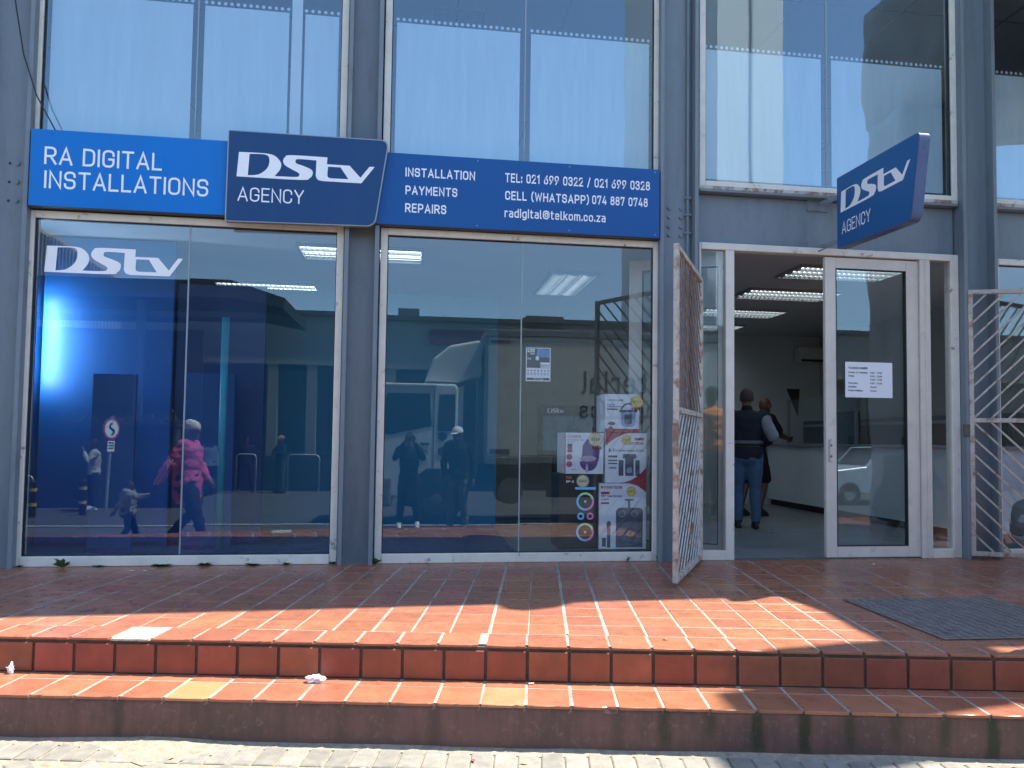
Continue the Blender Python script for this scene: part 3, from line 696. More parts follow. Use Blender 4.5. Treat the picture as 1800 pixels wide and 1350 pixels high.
sg = thing('shop_sign', (-.9, -.12, 2.78), 'navy shaped sign over the column with large DStv wordmark and AGENCY', 'sign')
MB().prism(rounded([(-1.527, 2.778), (-.332, 2.795), (-.228, 3.535), (-1.522, 3.535)], (.02, .075, .075, .012)), 'y', -.168, -.121).build('tray', TRIM, sg, bevel=.004)
MB().prism(rounded([(-1.516, 2.788), (-.340, 2.805), (-.239, 3.525), (-1.512, 3.525)], (.015, .068, .068, .01)), 'y', -.1705, -.1685).build('face', NAVY, sg)
t = MB(); logo_mesh(-1.445, 3.152, 1.10, .202, onY(-.1712), t); t.build('wordmark', WHITE, sg)
t = MB(); lettering(t, 'AGENCY', .10, -1.432, 2.951, .521, .116, onY(-.1712), gap=.14); t.build('lettering', WHITE, sg)
# blade sign, square to the facade
sg = thing('projecting_sign', (3.77, -.8, 2.76), 'navy blade sign with DStv wordmark jutting out above the door', 'sign')
out = rounded([(-.25, 3.425), (-1.40, 3.40), (-1.285, 2.748), (-.25, 2.782)], (.01, .06, .07, .01))
MB().prism(out, 'x', 3.735, 3.825).build('cabinet', mat('silver_blue_cabinet', (.085, .12, .24), .35, metal=.1), sg, bevel=.004)
ins = rounded([(-.262, 3.414), (-1.385, 3.389), (-1.275, 2.760), (-.262, 2.793)], (.008, .055, .065, .008))
NAVY2 = mat('lighter_navy_face', (.014, .105, .30), .35, var=.06, scale=1.5, spec=.4)  # a lighter navy than the shop sign face
MB().prism(ins, 'x', 3.7325, 3.7348).build('face', NAVY2, sg); MB().prism(ins, 'x', 3.8252, 3.8275).build('face', NAVY2, sg)
WH2 = mat('white_vinyl_blade', (.88, .90, .93), .5, var=.03)
px_ = lambda u, v, d: (3.732 - d, -u, v)
t = MB(); logo_mesh(.315, 3.093, .97, .184, px_, t); t.build('wordmark', WH2, sg)
t = MB(); lettering(t, 'AGENCY', .10, .335, 2.893, .43, .108, px_, gap=.14); t.build('lettering', WH2, sg)
for z in (3.27, 2.865):
    MB().bar((3.78, -.26, z), (3.72, .028, z + .0), .03, .03).build('bracket_arm', STEEL, sg)
    MB().box(3.60, 3.80, .018, .029, z - .07, z + .05).build('bracket_plate', STEEL, sg)
    MB().bar((3.66, .02, z - .06), (3.78, -.26, z - .01), .012, .02).build('bracket_stay', STEEL, sg)
# white vinyl wordmark on the left window
t = MB(); logo_mesh(-2.938, 2.342, 1.056, .212, onY(-.0008), t); t.build('wordmark_decal', WHITE, W1)
# cable in front of the left window
cab = MB(); pts = [(-3.30, -.13, 5.2), (-3.20, -.13, 4.6), (-3.10, -.13, 4.05), (-2.99, -.13, 3.72), (-2.86, -.1, 3.47), (-2.80, -.06, 3.40)]
sm = []
for i in range(len(pts) - 1):
    a, b = Vector(pts[i]), Vector(pts[i + 1])
    for k in range(4): sm.append(a.lerp(b, k / 4))
cab.tube(sm, .0055, 6)
tag(cab.build('cable', RUBBER, smooth=True), 'thin black cable hanging down to the bright blue sign panel', 'cable')

# ---- security gates
def gate(root, lower_mat, upper_mat, L=1.30, H=2.50, mid=1.28, flip=1):
    t = .04
    for z0, z1, nm in ((.03, .07, 'rail'), (mid - .02, mid + .02, 'rail'), (H - .04, H, 'rail')):
        MB().box(t, L - t, -.018, .018, z0, z1).build(nm, RUSTW, root, local=True, bevel=.003)
    for x in (0, L - t): MB().box(x, x + t, -.02, .02, .03, H).build('stile', RUSTW, root, local=True, bevel=.003)
    def bars(z0, z1, slope, m, step=.105):
        # diagonal bars clipped to the panel
        k = -30
        while k < 40:
            c = k * step * 1.414; k += 1
            pts = []
            for x in (t, L - t):
                z = (z0 if slope > 0 else z1) + slope * (x - t) + c
                if z0 <= z <= z1: pts.append((x, z))
            for z in (z0, z1):
                x = t + (z - c - (z0 if slope > 0 else z1)) / slope
                if t < x < L - t: pts.append((x, z))
            if len(pts) < 2: continue
            pts.sort(); a, b = pts[0], pts[-1]
            if (b[0] - a[0]) < .03: continue
            MB().bar((a[0], 0, a[1]), (b[0], 0, b[1]), .016, .008).build('bar', m, root, local=True)
    bars(mid + .02, H - .04, 1.0 * flip, upper_mat); bars(.07, mid - .02, -1.0 * flip, lower_mat)
gl = thing('security_gate', (2.535, -.075, 0), 'white and rust-brown barred gate leaf standing open beside the column', 'gate', 'leaves of the security gate', rz=math.radians(241))
gate(gl, RUSTW, RUST, L=1.32)
MB().box(1.322, 1.338, -.022, .022, .95, 1.18).build('lock_plate', RUST, gl, local=True); MB().box(.60, .61, -.02, .02, .3, .4).build('weld_tab', RUST, gl, local=True)
gr = thing('security_gate', (5.14, -.085, 0), 'white barred gate leaf with rust swung against the right window', 'gate', 'leaves of the security gate', rz=math.radians(-20))
gate(gr, RUSTW, RUSTW, L=1.30)
for g in (gl, gr):
    for z in (.42, 2.05):
        MB().tube([(-.012, .0, z - .05), (-.012, 0, z + .05)], .018, 10).build('hinge', mat('rusty_hinge', (.25, .14, .09), .7, var=.3), g, local=True)
MB().box(5.075, 5.135, -.105, -.09, 1.12, 1.24).build('weld_plate', mat('burnt_weld_plate', (.12, .10, .09), .8, var=.4, scale=20), building)
#PART3
# ------------------------------------------------------------------ rooms behind the glass
def struct(name, mb, m, **k): return tag(mb.build(name, m, **k), kind='structure')
FLOORM = mat('grey_vinyl_floor', (.20, .235, .25), .35, var=.1, scale=3)
CEILM = mat('ceiling_board', (.56, .57, .57), .85, var=.04, scale=2)
BLUEW = mat('blue_painted_partition', (.003, .075, .25), .55, var=.05, scale=1.5)
DKBLUE = mat('dark_blue_panel', (.004, .055, .19), .5, var=.08)
TEAL = mat('teal_grey_wall', (.015, .20, .36), .7, var=.06, scale=1.2)
struct('shop_floor', MB().box(-8.8, 8.7, .07, 9.0, -.03, .002), FLOORM)
struct('blue_carpet', MB().box(-3.42, .98, .09, 5.9, .003, .010), mat('blue_carpet_pile', (.005, .06, .16), .95, var=.15, scale=30))
struct('shop_ceiling', MB().box(-8.8, 8.7, .09, 9.0, 2.9, 2.96), CEILM)
struct('rear_wall', MB().box(-3.4, 7.05, 5.95, 6.1, 0, 2.9), mat('pale_rear_wall', (.56, .62, .63), .8, var=.04, scale=2))
struct('party_wall', MB().box(7.05, 7.2, .2, 9.0, 0, 2.9), PLASTERW)
struct('left_wall', MB().box(-3.55, -3.42, .2, 9.0, 0, 2.9), BLUEW)
struct('upper_floor', MB().box(-8.8, 8.7, .08, 9.0, 3.14, 3.3), CEILM)
struct('upper_ceiling', MB().box(-8.8, 8.7, .17, 9.0, 5.75, 5.8), mat('upper_ceiling_board', (.42, .42, .41), .85, var=.04, scale=2))
struct('upper_rear_wall', MB().box(-8.8, 8.7, 6.5, 6.6, 3.3, 5.75), mat('upper_rear_paint', (.25, .26, .27), .8))
# ceiling battens of the upper floor
mb = MB()
for i in range(14): mb.box(-3.2 + i * 1.2, -3.18 + i * 1.2, .3, 6.4, 5.742, 5.75)
for j in range(5): mb.box(-8, 8, .9 + j * 1.2, .92 + j * 1.2, 5.743, 5.751)
tag(mb.build('ceiling_grid', mat('grid_batten', (.2, .2, .2), .7)), 'thin grey ceiling grid inside the upper floor', 'ceiling grid', kind='stuff')
LIT = mat('lit_diffuser', (.8, .85, .85), .5, emit=(.86, .95, 1.0), emit_s=1.8, var=.02)
LOUV = mat('louvre_white', (.30, .31, .31), .45, metal=.3)
def troffer(x0, x1, y0, y1, z, label, along='x', lit=True):
    r = thing('ceiling_light', ((x0 + x1) / 2, (y0 + y1) / 2, z), label, 'ceiling light', 'louvred ceiling lights in the shop' if lit else None)
    f = MB(); t = .02
    f.box(x0, x1, y0, y0 + t, z - .035, z - .002).box(x0, x1, y1 - t, y1, z - .035, z - .002).box(x0, x0 + t, y0 + t, y1 - t, z - .035, z - .002).box(x1 - t, x1, y0 + t, y1 - t, z - .035, z - .002)
    f.build('frame', LOUV, r)
    n = 3
    for i in range(n):
        if along == 'x': a, b = y0 + .05 + i * (y1 - y0 - .1) / n, y0 + .05 + (i + 1) * (y1 - y0 - .1) / n; MB().box(x0 + .03, x1 - .03, a + .05, b - .05, z - .012, z - .004).build('tube', LIT if lit else LOUV, r)
        else: a, b = x0 + .05 + i * (x1 - x0 - .1) / n, x0 + .05 + (i + 1) * (x1 - x0 - .1) / n; MB().box(a + .05, b - .05, y0 + .03, y1 - .03, z - .012, z - .004).build('tube', LIT if lit else LOUV, r)
    # sawtooth louvre blades
    g = MB()
    L = (x1 - x0) if along == 'x' else (y1 - y0); nb = int(L / .11)
    for i in range(nb):
        for j in range(n):
            if along == 'x':
                xa = x0 + .03 + i * (L - .06) / nb; wv = (L - .06) / nb; ya, yb = y0 + .03 + j * (y1 - y0 - .06) / n, y0 + .03 + (j + 1) * (y1 - y0 - .06) / n
                for q in range(2): g.add([(xa + q * wv * .5, ya, z - .014), (xa + q * wv * .5, yb, z - .014), (xa + q * wv * .5, yb - .012, z - .030), (xa + q * wv * .5, (ya + yb) / 2, z - .052), (xa + q * wv * .5, ya + .012, z - .030)], [(0, 1, 2, 3, 4)])
            else:
                ya = y0 + .03 + i * (L - .06) / nb; wv = (L - .06) / nb; xa, xb = x0 + .03 + j * (x1 - x0 - .06) / n, x0 + .03 + (j + 1) * (x1 - x0 - .06) / n
                for q in range(2): g.add([(xa, ya + q * wv * .5, z - .014), (xb, ya + q * wv * .5, z - .014), (xb - .012, ya + q * wv * .5, z - .030), ((xa + xb) / 2, ya + q * wv * .5, z - .052), (xa + .012, ya + q * wv * .5, z - .030)], [(0, 1, 2, 3, 4)])
        if along == 'x':
            pass
    for j in range(n + 1):
        if along == 'x': yy = y0 + .03 + j * (y1 - y0 - .06) / n; g.box(x0 + .03, x1 - .03, yy - .004, yy + .004, z - .034, z - .015)
        else: xx = x0 + .03 + j * (x1 - x0 - .06) / n; g.box(xx - .004, xx + .004, y0 + .03, y1 - .03, z - .045, z - .015)
    tag(g.build('louvre', LOUV, r), kind='stuff')
troffer(3.96, 5.16, .80, 1.40, 2.9, 'louvred ceiling light just inside the open doorway, nearest the street')
troffer(3.98, 5.18, 2.05, 2.66, 2.9, 'louvred ceiling light second from the doorway')
troffer(3.98, 5.18, 3.45, 4.06, 2.9, 'louvred ceiling light third from the doorway')
troffer(3.98, 5.18, 4.85, 5.45, 2.9, 'louvred ceiling light at the back near the rear wall')
troffer(-1.13, .09, .90, 1.50, 2.9, 'bright louvred ceiling light behind the column between the two shop windows')
troffer(1.46, 2.03, 1.62, 2.88, 2.9, 'three-tube ceiling light above the stacked product boxes', along='y')
troffer(-2.38, -1.18, 2.90, 3.50, 2.9, 'ceiling light deep inside behind the left window')
troffer(-1.1, .1, 4.3, 4.9, 2.9, 'ceiling light far back between the two shop windows')
troffer(.16, .71, 1.6, 1.9, 5.75, 'unlit ceiling light on the upper floor', along='x', lit=False)
# counter along the right of the shop
ct = thing('service_counter', (6.3, 3.6, 0), 'long pale service counter standing along the right of the shop', 'counter')
MB().box(6.03, 6.62, .9, 5.85, .10, 1.0).build('front', mat('pale_counter_laminate', (.62, .68, .75), .4, var=.04), ct)
MB().box(6.07, 6.58, .95, 5.80, .003, .10).build('plinth', RUBBER, ct)
MB().box(5.97, 6.68, .85, 5.90, 1.0, 1.04).build('top', mat('grey_worktop', (.22, .23, .25), .35), ct, bevel=.008)
CLEAR = glass_mat('clear_screen', (.93, .95, .95), base=.03)
sc_ = thing('counter_screen', (6.2, 4.4, 1.04), 'clear upright screen on the counter', 'screen')
MB().box(6.16, 6.17, 3.4, 5.4, 1.042, 1.75).build('sheet', CLEAR, sc_)
for y in (3.42, 5.38): MB().box(6.145, 6.185, y - .02, y + .02, 1.042, 1.76).build('post', TRIM, sc_)
mo = thing('monitor', (6.42, 4.0, 1.04), 'black computer monitor standing on the counter', 'monitor')
MB().box(6.34, 6.42, 3.72, 4.3, 1.16, 1.52).build('screen_back', RUBBER, mo, bevel=.015); MB().box(6.36, 6.4, 3.97, 4.05, 1.05, 1.2).build('stand', RUBBER, mo); MB().box(6.28, 6.48, 3.88, 4.14, 1.042, 1.055).build('foot', RUBBER, mo)
# rear details: dark lower panel, cabinet, air conditioner, pennant
rc = thing('rear_cabinet', (6.8, 5.5, 0), 'dark cupboard against the rear wall behind the counter', 'cupboard')
MB().box(6.70, 7.0, 1.2, 5.9, .003, 1.42).build('carcass', mat('dark_cupboard', (.03, .034, .04), .5), rc, bevel=.01); MB().box(6.685, 6.70, 1.25, 5.85, 1.32, 1.36).build('shelf_edge', TRIM, rc)
ac = thing('air_conditioner', (6.4, 5.85, 2.3), 'white air conditioner high on the rear wall', 'air conditioner')
MB().box(6.55, 7.0, 5.72, 5.94, 2.42, 2.70).build('casing', mat('white_plastic', (.6, .62, .6), .5), ac, bevel=.03); MB().box(6.58, 6.98, 5.71, 5.725, 2.44, 2.48).build('outlet', RUBBER, ac)
pn = MB().prism([(6.42, 1.98), (6.66, 1.98), (6.62, 1.50)], 'y', 5.93, 5.94); tag(pn.build('pennant', mat('dark_pennant', (.03, .035, .04), .7)), 'small dark pennant hanging on the rear wall', 'pennant')
# blue partitions, posters boards and lamp behind the left window
def panel(name, label, x0, x1, y, z0, z1, m, d=.05, cat='partition'):
    r = thing(name, ((x0 + x1) / 2, y, z0), label, cat)
    MB().box(x0, x1, y, y + d, z0, z1).build('board', m, r, bevel=.006); MB().box(x0 + .02, x1 - .02, y - .006, y - .001, z0 + .02, z0 + .05).build('kick_strip', DKBLUE, r)
    return r
panel('wall_panel', 'tall vivid blue wall panel at the left end of the shop', -3.40, -2.25, 1.05, .003, 2.88, mat('vivid_blue_panel', (.003, .11, .40), .5, var=.03), cat='wall panel')
panel('display_board', 'blue display board standing behind the left window, near the road sign reflection', -2.78, -2.42, .62, .003, 1.58, BLUEW, cat='display board')
panel('display_board', 'blue display board standing left of the glass joint in the left window', -2.05, -1.62, .80, .003, 1.62, BLUEW, cat='display board')
panel('partition', 'dark blue partition running across behind the left window', -2.24, -1.42, 1.12, .003, 2.5, DKBLUE)
panel('partition', 'teal blue partition behind the right half of the left window', -2.0, .98, 2.3, .003, 2.7, TEAL)
panel('partition', 'beige grey screen behind the stacked boxes', 1.0, 2.6, 3.2, .003, 2.3, mat('grey_beige_screen', (.20, .20, .17), .7))
pole = thing('display_pole', (-1.66, .55, 0), 'cyan round display pole behind the left window', 'pole'); MB().tube([(-1.66, .55, .03), (-1.66, .55, 2.1)], .032, 14).build('tube', mat('cyan_pole', (.03, .30, .42), .35), pole, smooth=True); MB().disc((-1.66, .55, .003), .16, 20, (0, 0, 1), .03).build('base', DKBLUE, pole)
lw = thing('wall_washer', (-3.0, .55, 2.7), 'upright fluorescent batten washing the blue panel at the left end', 'lamp'); MB().box(-3.418, -3.40, .84, .88, 1.45, 2.35).build('body', LOUV, lw); MB().tube([(-3.385, .86, 1.5), (-3.385, .86, 2.3)], .013, 8).build('tube', mat('fluorescent_tube', (.9, .9, .9), .5, emit=(.70, .9, 1), emit_s=60), lw)
for i, (x0, x1) in enumerate(((-1.55, -1.35), (.2, .75))):
    pass
tv = thing('television', (1.85, 2.5, .8), 'dark television with DStv wordmark behind the boxes', 'television')
MB().box(1.50, 2.22, 2.5, 2.58, .86, 1.46).build('screen', mat('tv_black', (.03, .035, .04), .3), tv, bevel=.01)
MB().box(1.7, 2.0, 2.45, 2.65, .003, .86).build('stand', RUBBER, tv)
t = MB(); logo_mesh(1.61, 1.372, .205, .05, onY(2.498), t); t.build('wordmark', WHITE, tv)
MB().box(1.56, 2.16, 2.494, 2.499, .92, 1.33).build('picture', mat('tv_picture', (.04, .07, .09), .3, var=.5, scale=3, emit=(.05, .08, .11), emit_s=.12), tv)

# ---- notices on the glass
po = thing('poster', (1.085, .0095, 1.55), 'small dark and white offer poster taped inside the middle window', 'poster')
MB().box(.976, 1.193, .0095, .0105, 1.556, 1.849).build('sheet', mat('poster_white', (.86, .88, .9), .5, var=.02), po)
INK = mat('dark_slate_ink', (.05, .055, .075), .5, var=.05); PIC = mat('poster_picture', (.16, .30, .62), .5, var=.6, scale=30)
Yp = -.0009                                             # printed layer seen from the street
def prt(mb, x0, x1, z0, z1, k=0): mb.add([(x0, Yp0 - k * .0002, z0), (x1, Yp0 - k * .0002, z0), (x1, Yp0 - k * .0002, z1), (x0, Yp0 - k * .0002, z1)], [(0, 1, 2, 3)])
Yp0 = .0093
t = MB(); prt(t, .984, 1.185, 1.672, 1.842); prt(t, .984, 1.185, 1.565, 1.585); t.build('dark_print', INK, po)
t = MB(); prt(t, 1.072, 1.182, 1.765, 1.836, 1); t.build('picture', PIC, po)
t = MB(); prt(t, .990, 1.052, 1.808, 1.838, 1); prt(t, 1.104, 1.184, 1.676, 1.722, 1); t.build('white_print', WHITE, po)
t = MB(); lettering(t, 'RA', .2, .998, 1.812, .046, .022, onY(.0089)); lettering(t, 'R1799', .2, 1.11, 1.682, .068, .019, onY(.0089))
for i in range(7): t.disc((.996 + i * .0295, .0092, 1.648), .0065, 10, (0, -1, 0), .0002)
for i in range(7):
    for j in range(3): prt(t, .987 + i * .0295, 1.004 + i * .0295, 1.626 - j * .008, 1.629 - j * .008)
t.build('ink', INK, po)
t = MB(); lettering(t, 'Digital', .2, 1.012, 1.788, .04, .014, onY(.0089)); lettering(t, 'TV', .25, .988, 1.742, .032, .018, onY(.0089)); lettering(t, '021 699 0322', .2, 1.045, 1.570, .085, .010, onY(.0089))
t.ball((1.075, .0087, 1.757), (.016, .0004, .02), 10, 6); t.build('white_lettering', WHITE, po)
hs = thing('notice', (4.19, -.0, 1.47), 'white trading hours sheet taped to the closed door', 'notice')
MB().box(3.952, 4.423, -.0002, .0006, 1.475, 1.803).build('sheet', mat('notice_paper', (.80, .83, .88), .6, var=.02), hs)
t = MB(); f = onY(-.0004)
ln = [(1.737, 'TRADING HOURS', 3.982, .19, .020, ''), (1.698, 'Monday to Thursday', 3.982, .19, .016, '9:00 - 17:00'), (1.665, 'Friday', 3.982, .058, .016, '9:00 - 12:30'), (1.634, '', 0, 0, .016, '14:00 - 17:00'), (1.600, 'Saturdays', 3.982, .092, .016, '9:00 - 14:30'), (1.566, 'Sundays', 3.982, .078, .016, 'Closed'), (1.531, 'Public Holidays', 3.982, .142, .016, 'Closed')]
for z, a, x, wd, h, c in ln:
    if a: lettering(MB(), a, .2, x, z, wd, h, f, gap=.14).build('lettering', INK, hs)
    if c: lettering(MB(), c, .2, 4.20, z, .118 if c[0] != 'C' else .062, h, f, gap=.14).build('lettering', INK, hs)
hs.location.y = -.0045
for c in hs.children: c.location.y = 0
for c in list(hs.children): c.matrix_parent_inverse = Matrix.Translation((-4.19, 0, -1.47))

# ---- boxes stacked behind the middle window
BW = mat('carton_white', (.82, .84, .87), .45, var=.03); BRED = mat('carton_red', (.42, .03, .05), .45, var=.05); BBLK = mat('carton_black', (.018, .018, .022), .4, var=.1)
PINK = mat('carton_pink', (.55, .12, .2), .5); YEL = mat('tag_yellow', (.80, .66, .12), .6); PALEY = mat('tag_pale_yellow', (.80, .76, .45), .6); GREYP = mat('print_grey', (.10, .11, .14), .45); SILV = mat('print_silver', (.30, .40, .58), .35); PURP = mat('print_purple', (.12, .07, .22), .5); POP = mat('print_popcorn', (.62, .42, .55), .6, var=.3, scale=60)
def carton(name, label, x0, x1, y0, y1, z0, z1, m):
    r = thing(name, ((x0 + x1) / 2, (y0 + y1) / 2, z0), label, 'box', 'boxed goods stacked in the shop window')
    MB().box(x0, x1, y0, y1, z0 + .001, z1 - .001).build('carton', m, r, bevel=.003)
    return r
def star(mb, cx, cz, r, y, n=18, k=0):
    for ring in (1,):
        vs = [(cx, y, cz)] + [(cx + (r if i % 2 == 0 else r * .74) * math.cos(PI * i / n), y, cz + (r if i % 2 == 0 else r * .74) * math.sin(PI * i / n)) for i in range(2 * n)]
        mb.add(vs, [(0, 1 + i, 1 + (i + 1) % (2 * n)) for i in range(2 * n)])
def price(root, cx, cz, r, y, text, m=PALEY, sale=None):
    t = MB(); star(t, cx, cz, r * 1.08, y - .0028); t.build('price_tag', BRED, root); t = MB(); star(t, cx, cz, r, y - .0032); t.build('price_tag', m, root)
    t = MB(); lettering(t, text, .16, cx - r * .6, cz - r * .18, r * 1.2, r * .4, onY(y - .0036)); t.build('price_figures', GREYP, root)
    if sale:
        sx, sz = sale; t = MB(); lettering(t, 'SALE', .3, sx, sz, r * 1.3, r * .36, onY(y - .0040), gap=.12); t.build('sale_lettering', BRED, root)
def ell(mb, cx, cz, rx, rz, y, n=20, a0=0, a1=2 * PI):
    vs = [(cx, y, cz)] + [(cx + rx * math.cos(a0 + (a1 - a0) * i / n), y, cz + rz * math.sin(a0 + (a1 - a0) * i / n)) for i in range(n + 1)]
    mb.add(vs, [(0, 1 + i, 2 + i) for i in range(n)])
def ring(mb, cx, cz, r0, r1, y, n=24, a0=0, a1=2 * PI):
    vs = []
    for i in range(n + 1):
        a = a0 + (a1 - a0) * i / n; vs += [(cx + r0 * math.cos(a), y, cz + r0 * math.sin(a)), (cx + r1 * math.cos(a), y, cz + r1 * math.sin(a))]
    mb.add(vs, [(2 * i, 2 * i + 1, 2 * i + 3, 2 * i + 2) for i in range(n)])
def rect(mb, x0, x1, z0, z1, y): mb.add([(x0, y, z0), (x1, y, z0), (x1, y, z1), (x0, y, z1)], [(0, 1, 2, 3)])
yb = .10
# large loudspeaker carton at the bottom
b = carton('product_box', 'large white loudspeaker box with red corner, at the bottom right of the stack', 1.662, 2.095, yb, .52, .086, .668, BW); y = yb - .0006
t = MB(); t.add([(1.93, y, .667), (2.093, y, .667), (2.093, y, .585), (2.06, y, .615), (2.0, y, .652)], [(0, 1, 2, 3, 4)]); rect(t, 1.676, 1.756, .572, .592, y); rect(t, 1.676, 1.752, .484, .500, y); t.add([(1.672, y, .642), (1.702, y, .642), (1.687, y, .618)], [(0, 1, 2)])
lettering(t, 'FINNTECK', .22, 1.705, .620, .165, .025, onY(y)); lettering(t, '15"', .24, 1.677, .545, .046, .022, onY(y)); t.build('red_print', BRED, b)
t = MB(); lettering(t, 'Makes life better', .22, 1.735, .547, .135, .017, onY(y)); lettering(t, 'Loudspeaker', .22, 1.676, .522, .075, .012, onY(y))
t.add([(1.815, y, .10), (2.06, y, .10), (2.062, y, .42), (2.05, y, .445), (2.02, y, .452), (1.86, y, .452), (1.83, y, .445), (1.815, y, .42)], [tuple(range(8))])
rect(t, 1.925, 1.945, .452, .525, y - .0004); rect(t, 1.895, 1.975, .515, .530, y - .0006); rect(t, 1.735, 1.765, .10, .30, y); ell(t, 1.75, .305, .021, .03, y - .0004); rect(t, 1.69, 1.725, .11, .185, y); t.build('black_print', GREYP, b)
t = MB()
for i in range(26):
    for j in range(3): a = i * 2 * PI / 26; t.disc((1.945 + (.062 + j * .018) * math.cos(a + j * .1), y - .0006, .225 + (.062 + j * .018) * math.sin(a + j * .1)), .0042, 6, (0, -1, 0), .0002)
ring(t, 1.87, .40, .024, .030, y - .0007); ring(t, 1.985, .40, .024, .030, y - .0007); tag(t.build('lamp_print', SILV, b), kind='stuff')
t = MB(); ring(t, 1.945, .225, .018, .028, y - .0009); t.build('ring_print', mat('print_copper', (.4, .2, .13), .5), b)
price(b, 1.955, .595, .045, yb, 'R911', YEL)
# speaker tower carton, black
b = carton('product_box', 'black speaker tower box with glowing rainbow rings', 1.30, 1.652, yb + .02, .50, .086, .745, BBLK); y = yb + .02 - .0006
RB = mat('ring_blue', (.10, .35, .62), .5, emit=(.06, .2, .4), emit_s=.25); RG = mat('ring_green', (.45, .65, .35), .5, emit=(.2, .32, .15), emit_s=.2); RP = mat('ring_pink', (.55, .18, .42), .5, emit=(.25, .08, .2), emit_s=.2)  # carton print, given a faint glow of its own by emission
for cz in (.505, .235):
    for a0, a1, m in ((2.3, 4.7, RB), (.4, 2.3, RG), (4.7, 2 * PI + .4, RP)):
        t = MB(); ring(t, 1.54, cz, .062, .080, y, 16, a0, a1); t.build('ring_print', m, b)
for cx in (1.50, 1.585):
    t = MB(); ring(t, cx, .375, .016, .032, y); t.build('ring_print', RB if cx < 1.54 else RP, b)
t = MB(); rect(t, 1.448, 1.635, .61, .632, y); t.build('light_bar_print', RB, b)
t = MB(); ring(t, 1.54, .505, .0, .010, y - .0003); ring(t, 1.54, .235, .0, .010, y - .0003); lettering(t, 'SP-2', .22, 1.365, .67, .07, .022, onY(y)); t.build('white_print', WHITE, b)
t = MB(); lettering(t, 'HA', .22, 1.365, .705, .05, .026, onY(y)); t.build('orange_print', mat('print_orange', (.7, .25, .05), .5), b)
price(b, 1.515, .685, .062, yb + .02, 'R849', PALEY, (1.46, .742))
# air fryer carton
b = carton('product_box', 'white and pink popcorn maker box with a yellow price star', 1.345, 1.700, yb + .01, .45, .748, 1.115, BW); y = yb + .01 - .0006
t = MB(); rect(t, 1.346, 1.356, .75, 1.114, y); ell(t, 1.39, .90, .027, .027, y); ell(t, 1.39, .835, .027, .027, y); lettering(t, 'Condere', .14, 1.372, 1.068, .12, .030, onY(y)); rect(t, 1.372, 1.415, .955, .985, y - .0003); t.build('pink_print', PINK, b)
t = MB(); rect(t, 1.372, 1.415, .94, 1.015, y); lettering(t, 'hot air popcorn maker', .2, 1.372, 1.045, .15, .010, onY(y)); lettering(t, 'easy to use', .2, 1.372, 1.028, .06, .009, onY(y)); lettering(t, 'Serve', .2, 1.41, .783, .04, .010, onY(y)); t.build('grey_print', GREYP, b)
t = MB(); ell(t, 1.565, .86, .082, .085, y, 20, PI, 2 * PI); t.add([(1.50, y, .86), (1.655, y, .86), (1.665, y, .95), (1.65, y, 1.03), (1.60, y, 1.07), (1.55, y, 1.06), (1.51, y, 1.0)], [tuple(range(7))]); t.build('machine_print', PURP, b)
t = MB(); ell(t, 1.56, .885, .072, .026, y - .0004); ell(t, 1.55, .80, .012, .04, y - .0004); t.build('popcorn_print', POP, b)
price(b, 1.625, 1.055, .068, yb + .01, 'R549', PALEY, (1.59, .968))
# speaker system carton
b = carton('product_box', 'white and red speaker system box in the middle of the stack', 1.716, 2.095, yb + .005, .46, .671, 1.118, BW); y = yb + .005 - .0006
def sweep(mb, pts, y): mb.add([(p[0], y, p[1]) for p in pts], [tuple(range(len(pts)))])
t = MB()
k = 12
for i in range(k):
    f0, f1 = i / k, (i + 1) / k
    top = lambda f: 1.117 - 0.0 * f
    lo = lambda f: 1.00 + .117 * (1 - (1 - f) ** 2.2)
    sweep(t, [(1.717 + f0 * .26, lo(f0)), (1.717 + f1 * .26, lo(f1)), (1.717 + f1 * .26, 1.117), (1.717 + f0 * .26, 1.117)], y)
    hi = lambda f: .672 + .14 * f ** 2.2
    sweep(t, [(1.83 + f0 * .264, .672), (1.83 + f1 * .264, .672), (1.83 + f1 * .264, hi(f1)), (1.83 + f0 * .264, hi(f0))], y)
lettering(t, 'FINNTECK', .22, 1.90, 1.012, .165, .026, onY(y)); rect(t, 1.985, 2.07, 1.052, 1.075, y); t.build('red_print', BRED, b)
t = MB(); lettering(t, '3.1', .26, 1.745, .948, .05, .03, onY(y)); lettering(t, 'Multimedia Speaker System', .16, 1.80, .952, .265, .018, onY(y)); rect(t, 1.742, 1.825, .898, .915, y); rect(t, 1.742, 1.825, .865, .877, y); rect(t, 1.742, 1.825, .838, .85, y)
rect(t, 1.838, 1.882, .735, .875, y); rect(t, 1.992, 2.032, .735, .875, y); rect(t, 1.898, 1.976, .735, .93, y); rect(t, 1.875, 2.0, .89, .93, y - .0003); lettering(t, 'P800W', .24, 1.75, .795, .065, .02, onY(y)); t.build('dark_print', GREYP, b)
t = MB(); ell(t, 1.937, .785, .027, .027, y - .0006); t.build('cone_print', SILV, b)
price(b, 1.905, 1.055, .045, yb + .005, 'R811', YEL)
